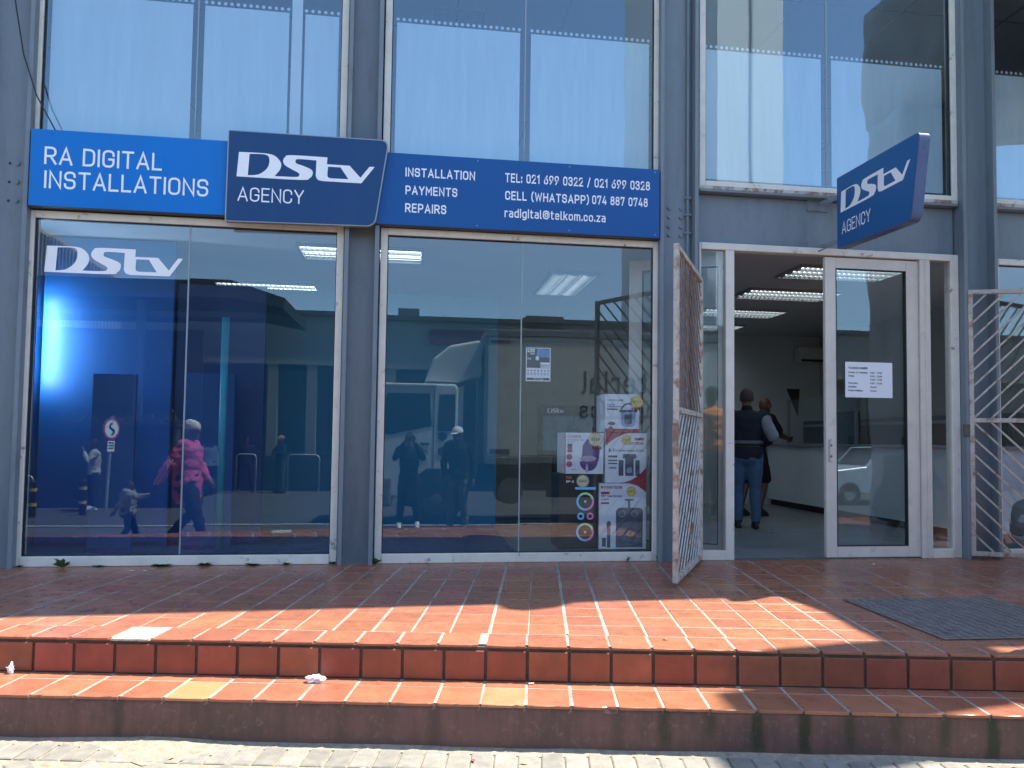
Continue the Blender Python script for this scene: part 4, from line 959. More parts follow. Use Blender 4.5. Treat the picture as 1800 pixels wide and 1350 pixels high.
# pressure cooker carton
b = carton('product_box', 'white electric pressure cooker box on top of the stack', 1.712, 2.030, yb + .015, .44, 1.121, 1.466, BW); y = yb + .015 - .0006
t = MB(); rect(t, 1.713, 2.029, 1.122, 1.155, y); ell(t, 1.765, 1.155, .022, .022, y, 16, 0, PI); t.build('red_print', BRED, b)
t = MB(); t.add([(1.86, y, 1.32), (1.995, y, 1.32), (1.99, y, 1.19), (1.965, y, 1.172), (1.885, y, 1.172), (1.862, y, 1.19)], [tuple(range(6))]); t.build('cooker_print', SILV, b)
t = MB(); ring(t, 1.928, 1.315, .058, .072, y - .0004, 16, 0, PI); rect(t, 1.845, 2.01, 1.305, 1.325, y - .0006); rect(t, 1.892, 1.96, 1.20, 1.285, y - .0004); lettering(t, 'ELECTRIC COOKER', .18, 1.732, 1.403, .15, .013, onY(y)); lettering(t, 'Electric', .2, 1.732, 1.365, .065, .012, onY(y)); lettering(t, 'Pressure Cooker', .2, 1.732, 1.348, .13, .012, onY(y)); rect(t, 1.732, 1.825, 1.322, 1.335, y); ell(t, 1.775, 1.20, .034, .016, y); t.build('dark_print', GREYP, b)
price(b, 2.005, 1.395, .062, yb + .012, 'R777', YEL, (1.955, 1.325))

# ------------------------------------------------------------------ people
def rot_local(loc, h):
    return Matrix.Translation(loc) @ Matrix.Rotation(h, 4, 'Z')
def limb(mb, pts, rads, n=12, flat=1.0):
    """closed tapered chain with round ends"""
    P = [Vector(p) for p in pts]; pp = []; rr = []
    d = (P[0] - P[1]).normalized()
    for t in (1.0, .94, .75, .4): pp.append(P[0] + d * rads[0] * t * .9); rr.append(rads[0] * max(.08, math.sqrt(max(0, 1 - t * t))))
    pp += P; rr += list(rads)
    d = (P[-1] - P[-2]).normalized()
    for t in (.4, .75, .94, 1.0): pp.append(P[-1] + d * rads[-1] * t * .9); rr.append(rads[-1] * max(.08, math.sqrt(max(0, 1 - t * t))))
    mb.tube(pp, rr, n)
def remesh(mb, voxel, smooth=3, wr=0.0, ws=9.0, M=None):
    me = bpy.data.meshes.new('tmp'); me.from_pydata(mb.v, [], mb.f); me.update()
    bm = bmesh.new(); bm.from_mesh(me); bmesh.ops.recalc_face_normals(bm, faces=bm.faces); bm.to_mesh(me); bm.free()
    o = bpy.data.objects.new('tmp', me); COL.objects.link(o)
    r = o.modifiers.new('r', 'REMESH'); r.mode = 'VOXEL'; r.voxel_size = voxel
    if smooth:
        s = o.modifiers.new('s', 'SMOOTH'); s.factor = .5; s.iterations = smooth
    out = bpy.data.meshes.new_from_object(o.evaluated_get(bpy.context.evaluated_depsgraph_get()))
    bpy.data.objects.remove(o); bpy.data.meshes.remove(me)
    if wr:
        nrm = [v.normal.copy() for v in out.vertices]
        for v, q in zip(out.vertices, nrm):
            c = v.co * ws; v.co += q * wr * (noise.noise((c.x, c.y, c.z * 1.6)) + .5 * noise.noise((c.x * 2.3, c.y * 2.3, c.z * 3.1)))
    out.polygons.foreach_set('use_smooth', [True] * len(out.polygons))
    return out
SKIN = mat('brown_skin', (.085, .042, .026), .5, var=.08, scale=12)
SKINL = mat('lighter_brown_skin', (.20, .115, .075), .5, var=.08, scale=12)
HAIR = mat('black_hair', (.012, .011, .011), .8, bump=.5, bscale=300)
def person(label, loc, heading, H=1.72, J=None, skin=SKIN, top=None, bottom=None, shoes=None, hair='short', cap=None, group=None, build=1.0, sleeves='long', shorts=False, wr=.010, voxel=.0085, hairmat=None, coat_len=0.0, extras=None, beanie=None, long_coat=None):
    """J overrides joints in a frame x forward, y left, z up (for a 1.72 m figure)"""
    k = H / 1.72
    j = dict(head=(.025, 0, 1.60), neck=(0, 0, 1.455), chest=(0, 0, 1.27), waist=(0, 0, 1.06), pelvis=(0, 0, .93),
             shL=(0, .18, 1.395), elL=(-.02, .235, 1.12), wrL=(.03, .245, .87), shR=(0, -.18, 1.395), elR=(-.02, -.235, 1.12), wrR=(.03, -.245, .87),
             hipL=(0, .085, .91), knL=(.02, .10, .49), anL=(-.01, .105, .085), hipR=(0, -.085, .91), knR=(.02, -.10, .49), anR=(-.01, -.105, .085), look=(1, 0, 0), toeL=None, toeR=None, hdL=None, hdR=None)
    if J: j.update(J)
    V = {a: (Vector(b) * k if b is not None and a != 'look' else b) for a, b in j.items()}
    M = rot_local(loc, heading)
    bw = build
    root = thing('person', loc, label, 'person', group); root.rotation_euler[2] = heading
    look = Vector(j['look']).normalized(); up = Vector((0, 0, 1)); side = up.cross(look).normalized(); up2 = look.cross(side)
    Mh = Matrix((look, side, up2)).transposed()
    def hd(f, s, u): return V['head'] + Mh @ Vector((f, s, u)) * k
    def torso(mb, g):
        # elliptical rings from pelvis to shoulders
        ch, wa, pe, ne = V['chest'], V['waist'], V['pelvis'], V['neck']
        sdir = (V['shL'] - V['shR']).normalized(); hdir = (V['hipL'] - V['hipR']).normalized()
        R = []
        prof = [(pe + Vector((0, 0, -.12)) * k, .085, .10, hdir), (pe + Vector((0, 0, -.06)) * k, .12, .155, hdir), (pe, .125, .165, hdir), (pe.lerp(wa, .6), .115, .150, hdir), (wa, .112, .145, sdir), (wa.lerp(ch, .5), .118, .155, sdir), (ch, .125, .172, sdir), (ch.lerp(ne, .55), .115, .185, sdir), (ch.lerp(ne, .80), .085, .15, sdir), (ne + (ne - ch) * .0, .055, .07, sdir)]
        for c, a, b, sd in prof:
            fwd = sd.cross(Vector((0, 0, 1))).normalized()
            R.append([c + fwd * ((a * bw + g) * k * math.cos(2 * PI * i / 20)) + sd * ((b * bw + g) * k * math.sin(2 * PI * i / 20)) for i in range(20)])
        mb.rings(R)
    def arms(mb, g, part='full'):
        for s in 'LR':
            sh, el, wr_ = V['sh' + s], V['el' + s], V['wr' + s]
            if part == 'short': limb(mb, [sh, sh.lerp(el, .75)], [(.062 * bw + g) * k, (.056 * bw + g) * k])
            else: limb(mb, [sh, sh.lerp(el, .5), el, el.lerp(wr_, .4), wr_ if part == 'full' else el.lerp(wr_, .93)], [(.060 * bw + g) * k, (.054 * bw + g) * k, (.044 * bw + g) * k, (.042 * bw + g) * k, (.029 + g) * k])
    def legs(mb, g, part='full'):
        for s in 'LR':
            h, kn, an = V['hip' + s], V['kn' + s], V['an' + s]
            if part == 'short': limb(mb, [h, h.lerp(kn, .5), kn + (h - kn) * .06], [(.092 * bw + g) * k, (.088 * bw + g) * k, (.078 * bw + g) * k])
            else: limb(mb, [h, h.lerp(kn, .5), kn, kn.lerp(an, .35), an + (kn - an) * (.0 if part == 'full' else .06)], [(.090 * bw + g) * k, (.080 * bw + g) * k, (.058 + g) * k, (.056 + g) * k, (.040 + g) * k])
    # body
    b = MB(); torso(b, -.006); arms(b, 0); legs(b, 0)
    limb(b, [V['neck'] - Vector((0, 0, .05)) * k, hd(-.015, 0, -.06)], [.056 * k, .054 * k])
    hb = MB(); 
    def eb(mb, f, s, u, rf, rs, ru, n=16, m=12):
        q = MB(); q.ball((0, 0, 0), (rf * k, rs * k, ru * k), n, m); mb.add([hd(f, s, u) + Mh @ Vector(v) for v in q.v], q.f)
    eb(b, -.005, 0, .02, .097, .077, .108); eb(b, .03, 0, -.055, .062, .058, .068); eb(b, .095, 0, -.012, .022, .014, .028); eb(b, .078, 0, -.062, .022, .028, .014); eb(b, .07, 0, -.098, .026, .026, .022)
    for s in (1, -1): eb(b, -.005, s * .078, -.005, .022, .012, .032); eb(b, .078, s * .034, .022, .018, .022, .012)
    for s in 'LR':
        wr_, el = V['wr' + s], V['el' + s]; d = (wr_ - el).normalized()
        if V['hd' + s] is not None: d = (V['hd' + s] - wr_).normalized()
        sg = 1 if s == 'L' else -1
        inn = Vector((1, 0, 0)) - d * d.x
        inn = inn.normalized() if inn.length > .1 else Vector((0, 0, 1)); pn = d.cross(inn).normalized()
        limb(b, [wr_, wr_ + d * .05 * k, wr_ + d * .085 * k], [.027 * k, .036 * k, .034 * k])
        for q in range(4):
            o = inn * (.030 - .020 * q) * k; L = (.075, .085, .08, .062)[q] * k
            st = wr_ + d * .085 * k + o; mid = st + d * L * .55; en = st + d * L * .9 + pn * sg * L * .35
            limb(b, [st, mid, en], [.0095 * k, .009 * k, .0075 * k], 8)
        st = wr_ + d * .03 * k + inn * .03 * k; limb(b, [st, st + d * .035 * k + inn * .025 * k, st + d * .07 * k + inn * .03 * k], [.013 * k, .011 * k, .009 * k], 8)
    for s in 'LR':
        an = V['an' + s]; toe = V['toe' + s] if V['toe' + s] is not None else an + Vector((.17, 0, -.06)) * k
        limb(b, [an, an + (toe - an) * .5, toe], [.042 * k, .036 * k, .026 * k])
    obj('body', remesh(b, voxel * k, 2), root, local=True).data.materials.append(skin)
    # eyes
    for s in (1, -1):
        q = MB(); c = hd(.083, s * .033, .008); q.ball(c, .011 * k, 8, 6); q.build('eye', mat('dark_eye', (.02, .015, .012), .2), root, local=True, smooth=True)
    # clothes
    if top:
        t = MB(); torso(t, .020); arms(t, .014, 'short' if sleeves == 'short' else 'sleeve')
        if coat_len:
            pe = V['pelvis']; limb(t, [pe + Vector((0, 0, .1)) * k, pe - Vector((0, 0, coat_len)) * k], [.135 * bw * k, .140 * bw * k], 18)
        limb(t, [V['neck'] - Vector((0, 0, .08)) * k, V['neck'] - Vector((-.004, 0, .0)) * k], [.085 * k, .07 * k])
        obj('jacket' if sleeves == 'long' else 'shirt', remesh(t, .013 * k, 2, wr, 8 / k), root, local=True).data.materials.append(top)
    if bottom:
        t = MB(); legs(t, .016, 'short' if shorts else 'sleeve')
        pe = V['pelvis']; hdir = (V['hipL'] - V['hipR']).normalized(); fwd = hdir.cross(Vector((0, 0, 1))).normalized()
        R = [[pe + Vector((0, 0, dz)) * k + fwd * a * bw * k * math.cos(2 * PI * i / 18) + hdir * c * bw * k * math.sin(2 * PI * i / 18) for i in range(18)] for dz, a, c in ((-.16, .08, .10), (-.1, .125, .165), (-.02, .136, .176), (.06, .13, .168), (.10, .122, .158))]
        t.rings(R)
        obj('shorts' if shorts else 'trousers', remesh(t, .013 * k, 2, wr * .8, 9 / k), root, local=True).data.materials.append(bottom)
    if shoes:
        for s in 'LR':
            an = V['an' + s]; toe = V['toe' + s] if V['toe' + s] is not None else an + Vector((.17, 0, -.06)) * k
            t = MB(); fdir = (toe - an).normalized(); heel = an + Vector((-.045, 0, -.055)) * k if V['toe' + s] is None else an - fdir * .03 * k
            limb(t, [an + Vector((0, 0, .01)) * k, an + (toe - an) * .45 + Vector((0, 0, .012)) * k, toe + fdir * .03 * k], [.052 * k, .047 * k, .037 * k]); limb(t, [heel, toe + fdir * .02 * k], [.036 * k, .035 * k])
            sh = obj('shoe', remesh(t, .010 * k, 2), root, local=True); sh.data.materials.append(shoes)
    if hair and not cap and not beanie:
        t = MB(); g = 1.0 if hair == 'short' else 1.05
        eb(t, -.014, 0, .030, .100 * g, .083 * g, .108 * g, 20, 14)
        # cut away the face side
        me = remesh(t, .010 * k, 1); bm = bmesh.new(); bm.from_mesh(me)
        c0 = hd(.045, 0, .0)
        dl_ = [v for v in bm.verts if (Mh.transposed() @ (v.co - c0)).x > .0 and (Mh.transposed() @ (v.co - c0)).z < .075 * k or (Mh.transposed() @ (v.co - c0)).z < -.045 * k]
        bmesh.ops.delete(bm, geom=dl_, context='VERTS'); bm.to_mesh(me); bm.free()
        obj('hair', me, root, local=True).data.materials.append(hairmat or HAIR)
    if cap or beanie:
        t = MB(); m_ = cap or beanie
        eb(t, -.008, 0, .045 if cap else .052, .106, .087, .090 if cap else .100, 20, 14)
        if beanie: eb(t, -.05, 0, .085, .085, .078, .075)
        me = remesh(t, .010 * k, 1, .004 if beanie else 0, 14); bm = bmesh.new(); bm.from_mesh(me); c0 = hd(0, 0, .03)
        bmesh.ops.delete(bm, geom=[v for v in bm.verts if (Mh.transposed() @ (v.co - c0)).z < (-.002 if cap else -.012)], context='VERTS'); bm.to_mesh(me); bm.free()
        ob = obj('cap' if cap else 'beanie', me, root, local=True); ob.data.materials.append(m_)
        if cap:
            q = MB(); R = []
            for i in range(11):
                a = -1.0 + 2.0 * i / 10; R.append((math.cos(a), math.sin(a)))
            vs = [hd(.092 * c, .078 * s, .036) for c, s in R] + [hd(.092 * c + .075 * max(0, c) ** .6, .080 * s, .018) for c, s in R]
            vs += [v + Vector((0, 0, .005)) for v in vs]; q.add(vs, [(i, i + 1, i + 12, i + 11) for i in range(10)] + [(i + 22, i + 33, i + 34, i + 23) for i in range(10)] + [(i + 11, i + 12, i + 34, i + 33) for i in range(10)])
            q.build('peak', m_, ob)
    if extras: extras(root, V, k)
    return root

def cloth(name, col, **k): return mat(name, col, k.pop('rough', .85), var=k.pop('var', .12), scale=k.pop('scale', 14), bump=.25, bscale=260, spec=.2, **k)
JEANS = cloth('blue_denim', (.075, .125, .21)); DKJ = cloth('dark_trousers', (.018, .02, .026)); BLACKC = cloth('black_cloth', (.014, .014, .017)); NAVYC = cloth('navy_cloth', (.02, .024, .04)); GREYC = cloth('grey_marl_cloth', (.26, .27, .29)); WHITEC = cloth('white_cloth', (.75, .75, .74)); PINKC = cloth('bright_pink_cloth', (.60, .10, .27)); ORNG = cloth('ochre_orange_cloth', (.78, .26, .03)); KHAKI = cloth('khaki_cloth', (.16, .135, .095)); BLKSHOE = mat('black_shoe', (.012, .012, .014), .5); WHSHOE = mat('pale_shoe', (.62, .6, .57), .6); CAPW = cloth('white_cap_cloth', (.72, .74, .76)); CREAM = cloth('cream_knit', (.70, .66, .56))

# two customers just inside the doorway
def trim_band(root, V, k):
    for dz, r in ((.0, .150),):
        pass
    t = MB(); pe = V['pelvis']; ring_ = lambda z, a, b, h: t.rings([[(pe.x + a * math.cos(2 * PI * i / 22), pe.y + b * math.sin(2 * PI * i / 22), pe.z + z + q) for i in range(22)] for q in (0, h)], False)
    ring_(.115, .150, .197, .010); ring_(.135, .150, .197, .010); t.build('waistband_stripe', GREYC, root, local=True)
    t = MB(); a, b_ = V['shR'].lerp(V['elR'], .25), V['elR']; limb(t, [a, b_], [.083, .072]); me = remesh(t, .012, 2, .006, 9); obj('sleeve_panel', me, root, local=True).data.materials.append(cloth('pale_sleeve', (.24, .27, .31)))
    t = MB(); limb(t, [V['neck'] - Vector((0, 0, .045)), V['neck'] + Vector((0, 0, .012))], [.076, .070]); obj('collar', remesh(t, .01, 1), root, local=True).data.materials.append(BLACKC)
    MB().tube([(pe.x + .137 * math.cos(2 * PI * i / 20), pe.y + .18 * math.sin(2 * PI * i / 20), pe.z + .07) for i in range(21)], .014, 6).build('belt', BLKSHOE, root, local=True)
person('man in blue jeans and dark jacket with white sleeve panel in the doorway', (4.07, 2.36, .002), math.radians(72), 1.70, dict(hdR=(.24, -.16, .99), elR=(-.10, -.30, 1.13), wrR=(.14, -.20, 1.02), elL=(-.02, .26, 1.12), wrL=(.12, .2, 1.0), knL=(.06, .10, .49), anL=(.04, .1, .085), head=(.03, .0, 1.60)), SKINL, NAVYC, JEANS, BLKSHOE, hair='short', hairmat=mat('greying_hair', (.05, .045, .042), .8), build=1.08, extras=trim_band)
person('man in black shirt and black shorts leaning on the counter inside the shop', (4.84, 3.85, .002), math.radians(32), 1.74, dict(head=(.30, 0, 1.55), neck=(.20, 0, 1.42), chest=(.13, 0, 1.27), waist=(.05, 0, 1.07), shL=(.16, .18, 1.37), shR=(.16, -.18, 1.37), elL=(.36, .2, 1.17), wrL=(.60, .14, 1.10), elR=(.38, -.2, 1.14), wrR=(.64, -.16, 1.09), knR=(.14, -.1, .50), anR=(-.02, -.1, .085), knL=(-.02, .1, .49), anL=(-.18, .1, .085), look=(1, -.1, -.15)), SKIN, BLACKC, BLACKC, mat('dark_sneaker', (.03, .03, .035), .6), hair=None, sleeves='short', shorts=True)
# man in the ochre jacket on the terrace, mirrored in the side light
person('man in ochre orange jacket seen from behind, mirrored beside the open doorway', (3.88, -2.98, .002), math.radians(-97), 1.76, dict(elL=(.02, .27, 1.13), wrL=(.2, .14, 1.05), elR=(.02, -.27, 1.13), wrR=(.2, -.14, 1.05)), SKIN, ORNG, KHAKI, BLKSHOE, hair='short', build=1.05)
# person crouching at the right end of the terrace
person('person in dark jacket and grey trousers crouching at the right edge by the gate', (5.07, -.95, .002), math.radians(-15), 1.7, dict(pelvis=(-.05, 0, .40), waist=(.02, 0, .53), chest=(.14, 0, .72), neck=(.22, 0, .92), head=(.28, 0, 1.05), shL=(.17, .18, .86), shR=(.17, -.18, .86), elL=(.36, .22, .66), wrL=(.55, .12, .60), elR=(.36, -.22, .66), wrR=(.55, -.12, .60), hipL=(-.03, .1, .38), hipR=(-.03, -.1, .38), knL=(.36, .16, .48), knR=(.34, -.16, .48), anL=(.10, .14, .085), anR=(.10, -.14, .085)), SKIN, mat('charcoal_green_jacket', (.085, .10, .10), .8, var=.15), GREYC, BLKSHOE, hair='short', build=1.1, coat_len=.02)

# passers-by mirrored in the windows
def pink_extra(root, V, k):
    for s in 'LR':
        a, b_ = V['sh' + s], V['el' + s]; c = V['wr' + s]; off = Vector((0, .075 if s == 'L' else -.075, 0)) * k
        for d in (-.018, .018):
            q = Vector((d, 0, 0)); MB().tube([a + off + q, b_ + off * .85 + q, c + off * .6 + q], .008, 6).build('sleeve_stripe', WHITEC, root, local=True)
wom = person('person in bright pink jacket and cream beanie walking, mirrored in left window', (-2.78, -3.62, -.395), math.radians(4), 1.60, dict(hipL=(0, .085, .91), knL=(.16, .1, .52), anL=(.26, .1, .12), toeL=(.42, .1, .09), knR=(.02, -.1, .49), anR=(-.26, -.1, .16), toeR=(-.12, -.1, .04), elL=(-.16, .26, 1.13), wrL=(-.30, .25, .90), hdL=(-.36, .25, .80), elR=(.06, -.26, 1.13), wrR=(.2, -.22, .94), look=(1, .1, -.05), head=(.05, 0, 1.60)), SKIN, PINKC, DKJ, BLKSHOE, hair=None, beanie=CREAM, build=1.3, wr=.018, coat_len=.17, extras=pink_extra)
person('small child in grey hooded top walking hand in hand, mirrored in left window', (-3.52, -3.78, -.395), math.radians(4), .88, dict(head=(.03, 0, 1.56), elL=(.30, .28, 1.30), wrL=(.60, .22, 1.36), elR=(-.25, -.25, 1.15), wrR=(-.42, -.26, .92), knL=(.22, .1, .52), anL=(.30, .1, .1), knR=(-.02, -.1, .5), anR=(-.30, -.1, .15)), SKIN, cloth('charcoal_fleece', (.26, .27, .28)), NAVYC, BLKSHOE, hair='short', build=1.35)
def phone(root, V, k):
    pass
person('person in dark open coat holding up a phone, mirrored in the middle window', (-.02, -6.96, -.505), math.radians(90), 1.66, dict(head=(.05, 0, 1.585), elL=(.16, .25, 1.25), wrL=(.275, .085, 1.535), hdL=(.30, .05, 1.60), elR=(.16, -.25, 1.25), wrR=(.275, -.085, 1.535), hdR=(.30, -.05, 1.60), anL=(-.01, .16, .085), anR=(-.01, -.16, .085), knL=(.02, .13, .49), knR=(.02, -.13, .49)), SKINL, BLACKC, BLACKC, WHSHOE, hair='long', build=1.0, coat_len=.42)
ph = thing('phone', (0, -6.632, 1.05), 'dark phone held up by the photographer', 'phone'); MB().box(-.078, .078, -6.640, -6.628, 1.008, 1.085).build('case', mat('phone_black', (.02, .02, .022), .3), ph, bevel=.004); MB().disc((0, -6.628, 1.05), .011, 16, (0, 1, 0), .003).build('lens', mat('lens_glass', (.005, .005, .01), .1), ph)
person('tall man in white cap and khaki trousers, mirrored in the middle window', (.80, -6.32, -.50), math.radians(100), 1.76, dict(head=(.07, .02, 1.585), look=(.9, .5, -.12), elL=(-.02, .25, 1.12), wrL=(.02, .22, .88), elR=(.0, -.26, 1.12), wrR=(.06, -.25, .87), anL=(0, .13, .085), anR=(0, -.12, .085)), SKIN, BLACKC, KHAKI, mat('worn_shoe', (.2, .18, .15), .7), cap=CAPW, build=.95)
person('man in grey hooded top raising a hand beside the mirrored road sign', (-7.42, -13.0, -.75), math.radians(150), 1.68, dict(elR=(.18, -.2, 1.18), wrR=(.25, -.1, 1.42)), SKIN, cloth('light_grey_hoodie', (.42, .43, .45)), DKJ, WHSHOE, hair='short')
person('person in white shirt bending forward beyond the mirrored pink jacket', (-6.0, -17.5, -.75), math.radians(60), 1.72, dict(head=(.26, 0, 1.55), neck=(.14, 0, 1.42), chest=(.08, 0, 1.26)), SKIN, WHITEC, DKJ, BLKSHOE, hair='short', build=1.15)
person('man in dark clothes across the street, left of the one in a cap', (-5.1, -18.4, -.75), math.radians(80), 1.76, dict(anL=(0, .2, .085), anR=(0, -.2, .085), knL=(.02, .15, .49), knR=(.02, -.15, .49)), SKIN, BLACKC, DKJ, BLKSHOE, hair='short')
person('man in red cap with arms folded across the street, mirrored in left window', (-4.03, -18.3, -.75), math.radians(140), 1.78, dict(elL=(.1, .28, 1.2), wrL=(.22, .02, 1.2), elR=(.1, -.28, 1.2), wrR=(.22, 0, 1.17)), SKIN, NAVYC, cloth('slate_trousers', (.06, .07, .085)), BLKSHOE, cap=cloth('faded_red_cap', (.40, .16, .16)))

# ------------------------------------------------------------------ across the street (seen mirrored in the glass)
# white box truck, nose to the left
TW = mat('truck_white', (.68, .68, .65), .35, var=.05, scale=1.2, dirt=(.45, .42, .36), dirt_amt=.35, dirt_scale=1.5)
TBOX = mat('truck_box_panel', (.62, .61, .56), .5, var=.05, scale=1.5, dirt=(.42, .39, .33), dirt_amt=.4, dirt_scale=1.2)
TDARK = mat('truck_underframe', (.02, .022, .026), .6); TGLASS = mat('truck_dark_glass', (.015, .022, .028), .1); ALU = mat('truck_rail', (.30, .31, .31), .4, metal=.6); TEALH = mat('teal_hexagon', (.02, .07, .12), .5)
GZ = -.655
tr = thing('box_truck', (2.5, -9.7, GZ), 'white box truck with dark lettering, mirrored in the middle window', 'truck')
ty0, ty1 = -10.95, -8.6                                    # far and near flank
MB().box(1.46, 7.6, ty0, ty1, .70, 3.10).build('cargo_box', TBOX, tr, bevel=.03)
for z0, z1 in ((.56, .70), (3.10, 3.24)): MB().box(1.45, 7.62, ty0 - .01, ty1 + .02, z0, z1).build('box_rail', ALU, tr, bevel=.01)
MB().box(1.42, 1.50, ty1 - .05, ty1 + .022, .70, 3.10).build('box_corner_post', ALU, tr); MB().box(7.56, 7.63, ty1 - .05, ty1 + .022, .70, 3.10).build('box_corner_post', ALU, tr)
MB().box(-.6, 7.5, ty0 + .75, ty1 - .75, .12, .56).build('chassis', TDARK, tr)
MB().box(2.7, 5.1, ty1 - .10, ty1 - .05, -.12, .45).build('side_guard', TDARK, tr)
cabp = [(-.98, -.10), (-.98, .62), (-.93, 1.05), (-.66, 2.06), (-.50, 2.14), (.86, 2.14), (.92, 2.05), (.92, .10), (.90, -.05), (.30, -.10)]
MB().prism(cabp, 'y', ty0 + .12, ty1 - .06).build('cab', TW, tr, bevel=.05, seg=3)
MB().prism([(-.70, 1.16), (-.46, 1.94), (.36, 1.94), (.40, 1.30), (-.40, 1.12)], 'y', ty1 - .058, ty1 - .050).build('side_window', TGLASS, tr)
MB().prism([(.52, 1.20), (.55, 1.93), (.86, 1.93), (.86, 1.20)], 'y', ty1 - .058, ty1 - .051).build('rear_quarter_panel', TDARK, tr)
d = MB(); d.box(.44, .452, ty1 - .059, ty1 - .052, .3, 2.05); d.build('door_seam', TDARK, tr)
MB().box(.18, .36, ty1 - .055, ty1 - .02, .92, .97).build('door_handle', TDARK, tr, bevel=.008)
MB().prism([(-.99, 1.10), (-.72, 1.98), (-.60, 1.98), (-.86, 1.10)], 'y', ty0 + .25, ty1 - .22).build('windscreen', TGLASS, tr)
MB().box(-1.06, -.35, ty0 + .1, ty1 - .04, -.28, .30).build('bumper', mat('bumper_grey', (.2, .2, .2), .5), tr, bevel=.05)
MB().box(-1.075, -.98, ty1 - .5, ty1 - .12, .0, .22).build('headlight', mat('headlight_glass', (.6, .62, .65), .15), tr, bevel=.02)
# wind deflector above the cab
MB().prism([(.25, 2.20), (.42, 2.66), (.75, 2.93), (1.36, 3.06), (1.40, 2.95), (1.40, 2.30), (.95, 2.18)], 'y', ty0 + .3, ty1 - .25).build('wind_deflector', TW, tr, bevel=.06, seg=3)
MB().box(-1.0, .5, ty1 - .10, ty1 + .0, 2.07, 2.13).build('sun_visor', TW, tr, bevel=.02)
mi = MB(); mi.box(-.92, -.72, ty1 + .05, ty1 + .12, 1.35, 1.85); mi.build('mirror', TDARK, tr, bevel=.02); MB().tube([(-.7, ty1 - .06, 1.95), (-.82, ty1 + .08, 1.9), (-.82, ty1 + .08, 1.3), (-.7, ty1 - .06, 1.2)], .015, 6).build('mirror_arm', TDARK, tr)
MB().prism([(.02, -.10), (.10, .30), (.32, .46), (.75, .46), (.95, .30), (1.02, -.10)], 'y', ty1 - .30, ty1 - .045).build('wheel_arch', TDARK, tr)
def wheel(x, y, r=.51, hubm=None):
    w_ = MB(); w_.rings([[(x + rr * math.cos(2 * PI * i / 28), yy, GZ + r + rr * math.sin(2 * PI * i / 28)) for i in range(28)] for rr, yy in ((r * .58, y - .26), (r * .95, y - .26), (r, y - .22), (r, y - .05), (r * .95, y), (r * .58, y))], False)
    o = w_.build('wheel', mat('tyre_rubber', (.018, .018, .02), .85), tr)
    hb = MB(); hb.rings([[(x + rr * math.cos(2 * PI * i / 28), yy, GZ + r + rr * math.sin(2 * PI * i / 28)) for i in range(28)] for rr, yy in ((r * .58, y - .02), (r * .52, y - .10), (r * .30, y - .08), (r * .22, y + .02), (r * .001 + .01, y + .03))], True); hb.build('rim', hubm or mat('rim_grey', (.16, .165, .17), .4, metal=.4), o)
    bl = MB()
    for i in range(8): a = 2 * PI * i / 8; bl.tube([(x + r * .36 * math.cos(a), y - .09, GZ + r + r * .36 * math.sin(a)), (x + r * .36 * math.cos(a), y - .03, GZ + r + r * .36 * math.sin(a))], .018, 6)
    bl.build('wheel_nuts', mat('nut_chrome', (.7, .7, .7), .2, metal=1), o)
for x in (.52, 5.9): wheel(x, ty1 - .06)
for x in (.52, 5.9): wheel(x, ty0 + .34)
MB().tube([(1.95, ty1 - .55, .02), (2.0, ty1 - .18, .02)], .27, 20).build('fuel_tank', mat('tank_grey', (.22, .22, .23), .4, metal=.5), tr)
def hexa(mb, x, z, r, y): mb.add([(x + r * math.cos(PI / 6 + i * PI / 3), y, z + r * math.sin(PI / 6 + i * PI / 3)) for i in range(6)], [tuple(range(6))])
t = MB(); yf = ty1 - .0485
for x, z, r in ((.62, 1.10, .10), (.62, .80, .10), (.79, .95, .09)): hexa(t, x, z, r, yf)
t.build('hexagon_print', TEALH, tr)
tf = lambda y: (lambda u, v, d: (-u, y + d, v))             # lettering that reads from the building side
t = MB(); lettering(t, 'material', .13, -.33, .72, .62, .13, tf(yf)); lettering(t, 'logistics', .13, -.33, .53, .50, .12, tf(yf)); t.build('door_lettering', GREYP, tr)
t = MB(); lettering(t, 'material', .13, -5.5, 1.98, 2.10, .44, tf(ty1 + .002)); lettering(t, 'logistics', .13, -5.1, 1.47, 1.74, .36, tf(ty1 + .002)); t.build('box_lettering', TDARK, tr)
MB().box(1.55, 1.95, ty1 + .001, ty1 + .004, .76, .86).build('plate_print', GREYP, tr); MB().box(1.55, 1.95, ty1 + .001, ty1 + .004, 2.96, 3.03).build('plate_print', GREYP, tr)
MB().box(-.95, -.62, ty1 - .038, ty1 - .034, -.05, .06).build('grille_badge', mat('badge_red', (.4, .04, .06), .5), tr)

# single-storey shops opposite
OPW = mat('opposite_beige_wall', (.33, .31, .27), .85, var=.06, scale=.6); OPD = mat('opposite_dark_glass', (.02, .035, .045), .12); OPC = mat('opposite_column', (.30, .27, .23), .8, var=.06)
op = thing('shop_row', (6, -22, -.75), 'long low shop row opposite with beige fascia, mirrored above the truck', 'building')
MB().box(-9.3, 30, -30, -19.7, 3.40, 5.05).build('fascia', OPW, op); MB().box(-9.4, 30.1, -30.1, -19.55, 5.05, 5.20).build('parapet', mat('parapet_cap', (.12, .12, .12), .8), op)
MB().box(-9.2, 30, -30, -20.6, -.75, 3.40).build('wall', mat('opposite_lower_wall', (.06, .085, .095), .6), op)
MB().box(-5.3, 30, -20.55, -20.5, .45, .50).build('window_rail', ALU, op)
for i, x in enumerate((-4.6, -3.35, -.7, 1.6, 5.0, 9.0, 13.0, 17.0, 21.0, 25.0)):
    MB().box(x - .16, x + .16, -20.1, -19.72, -.75, 3.40).build('column', OPC, op)
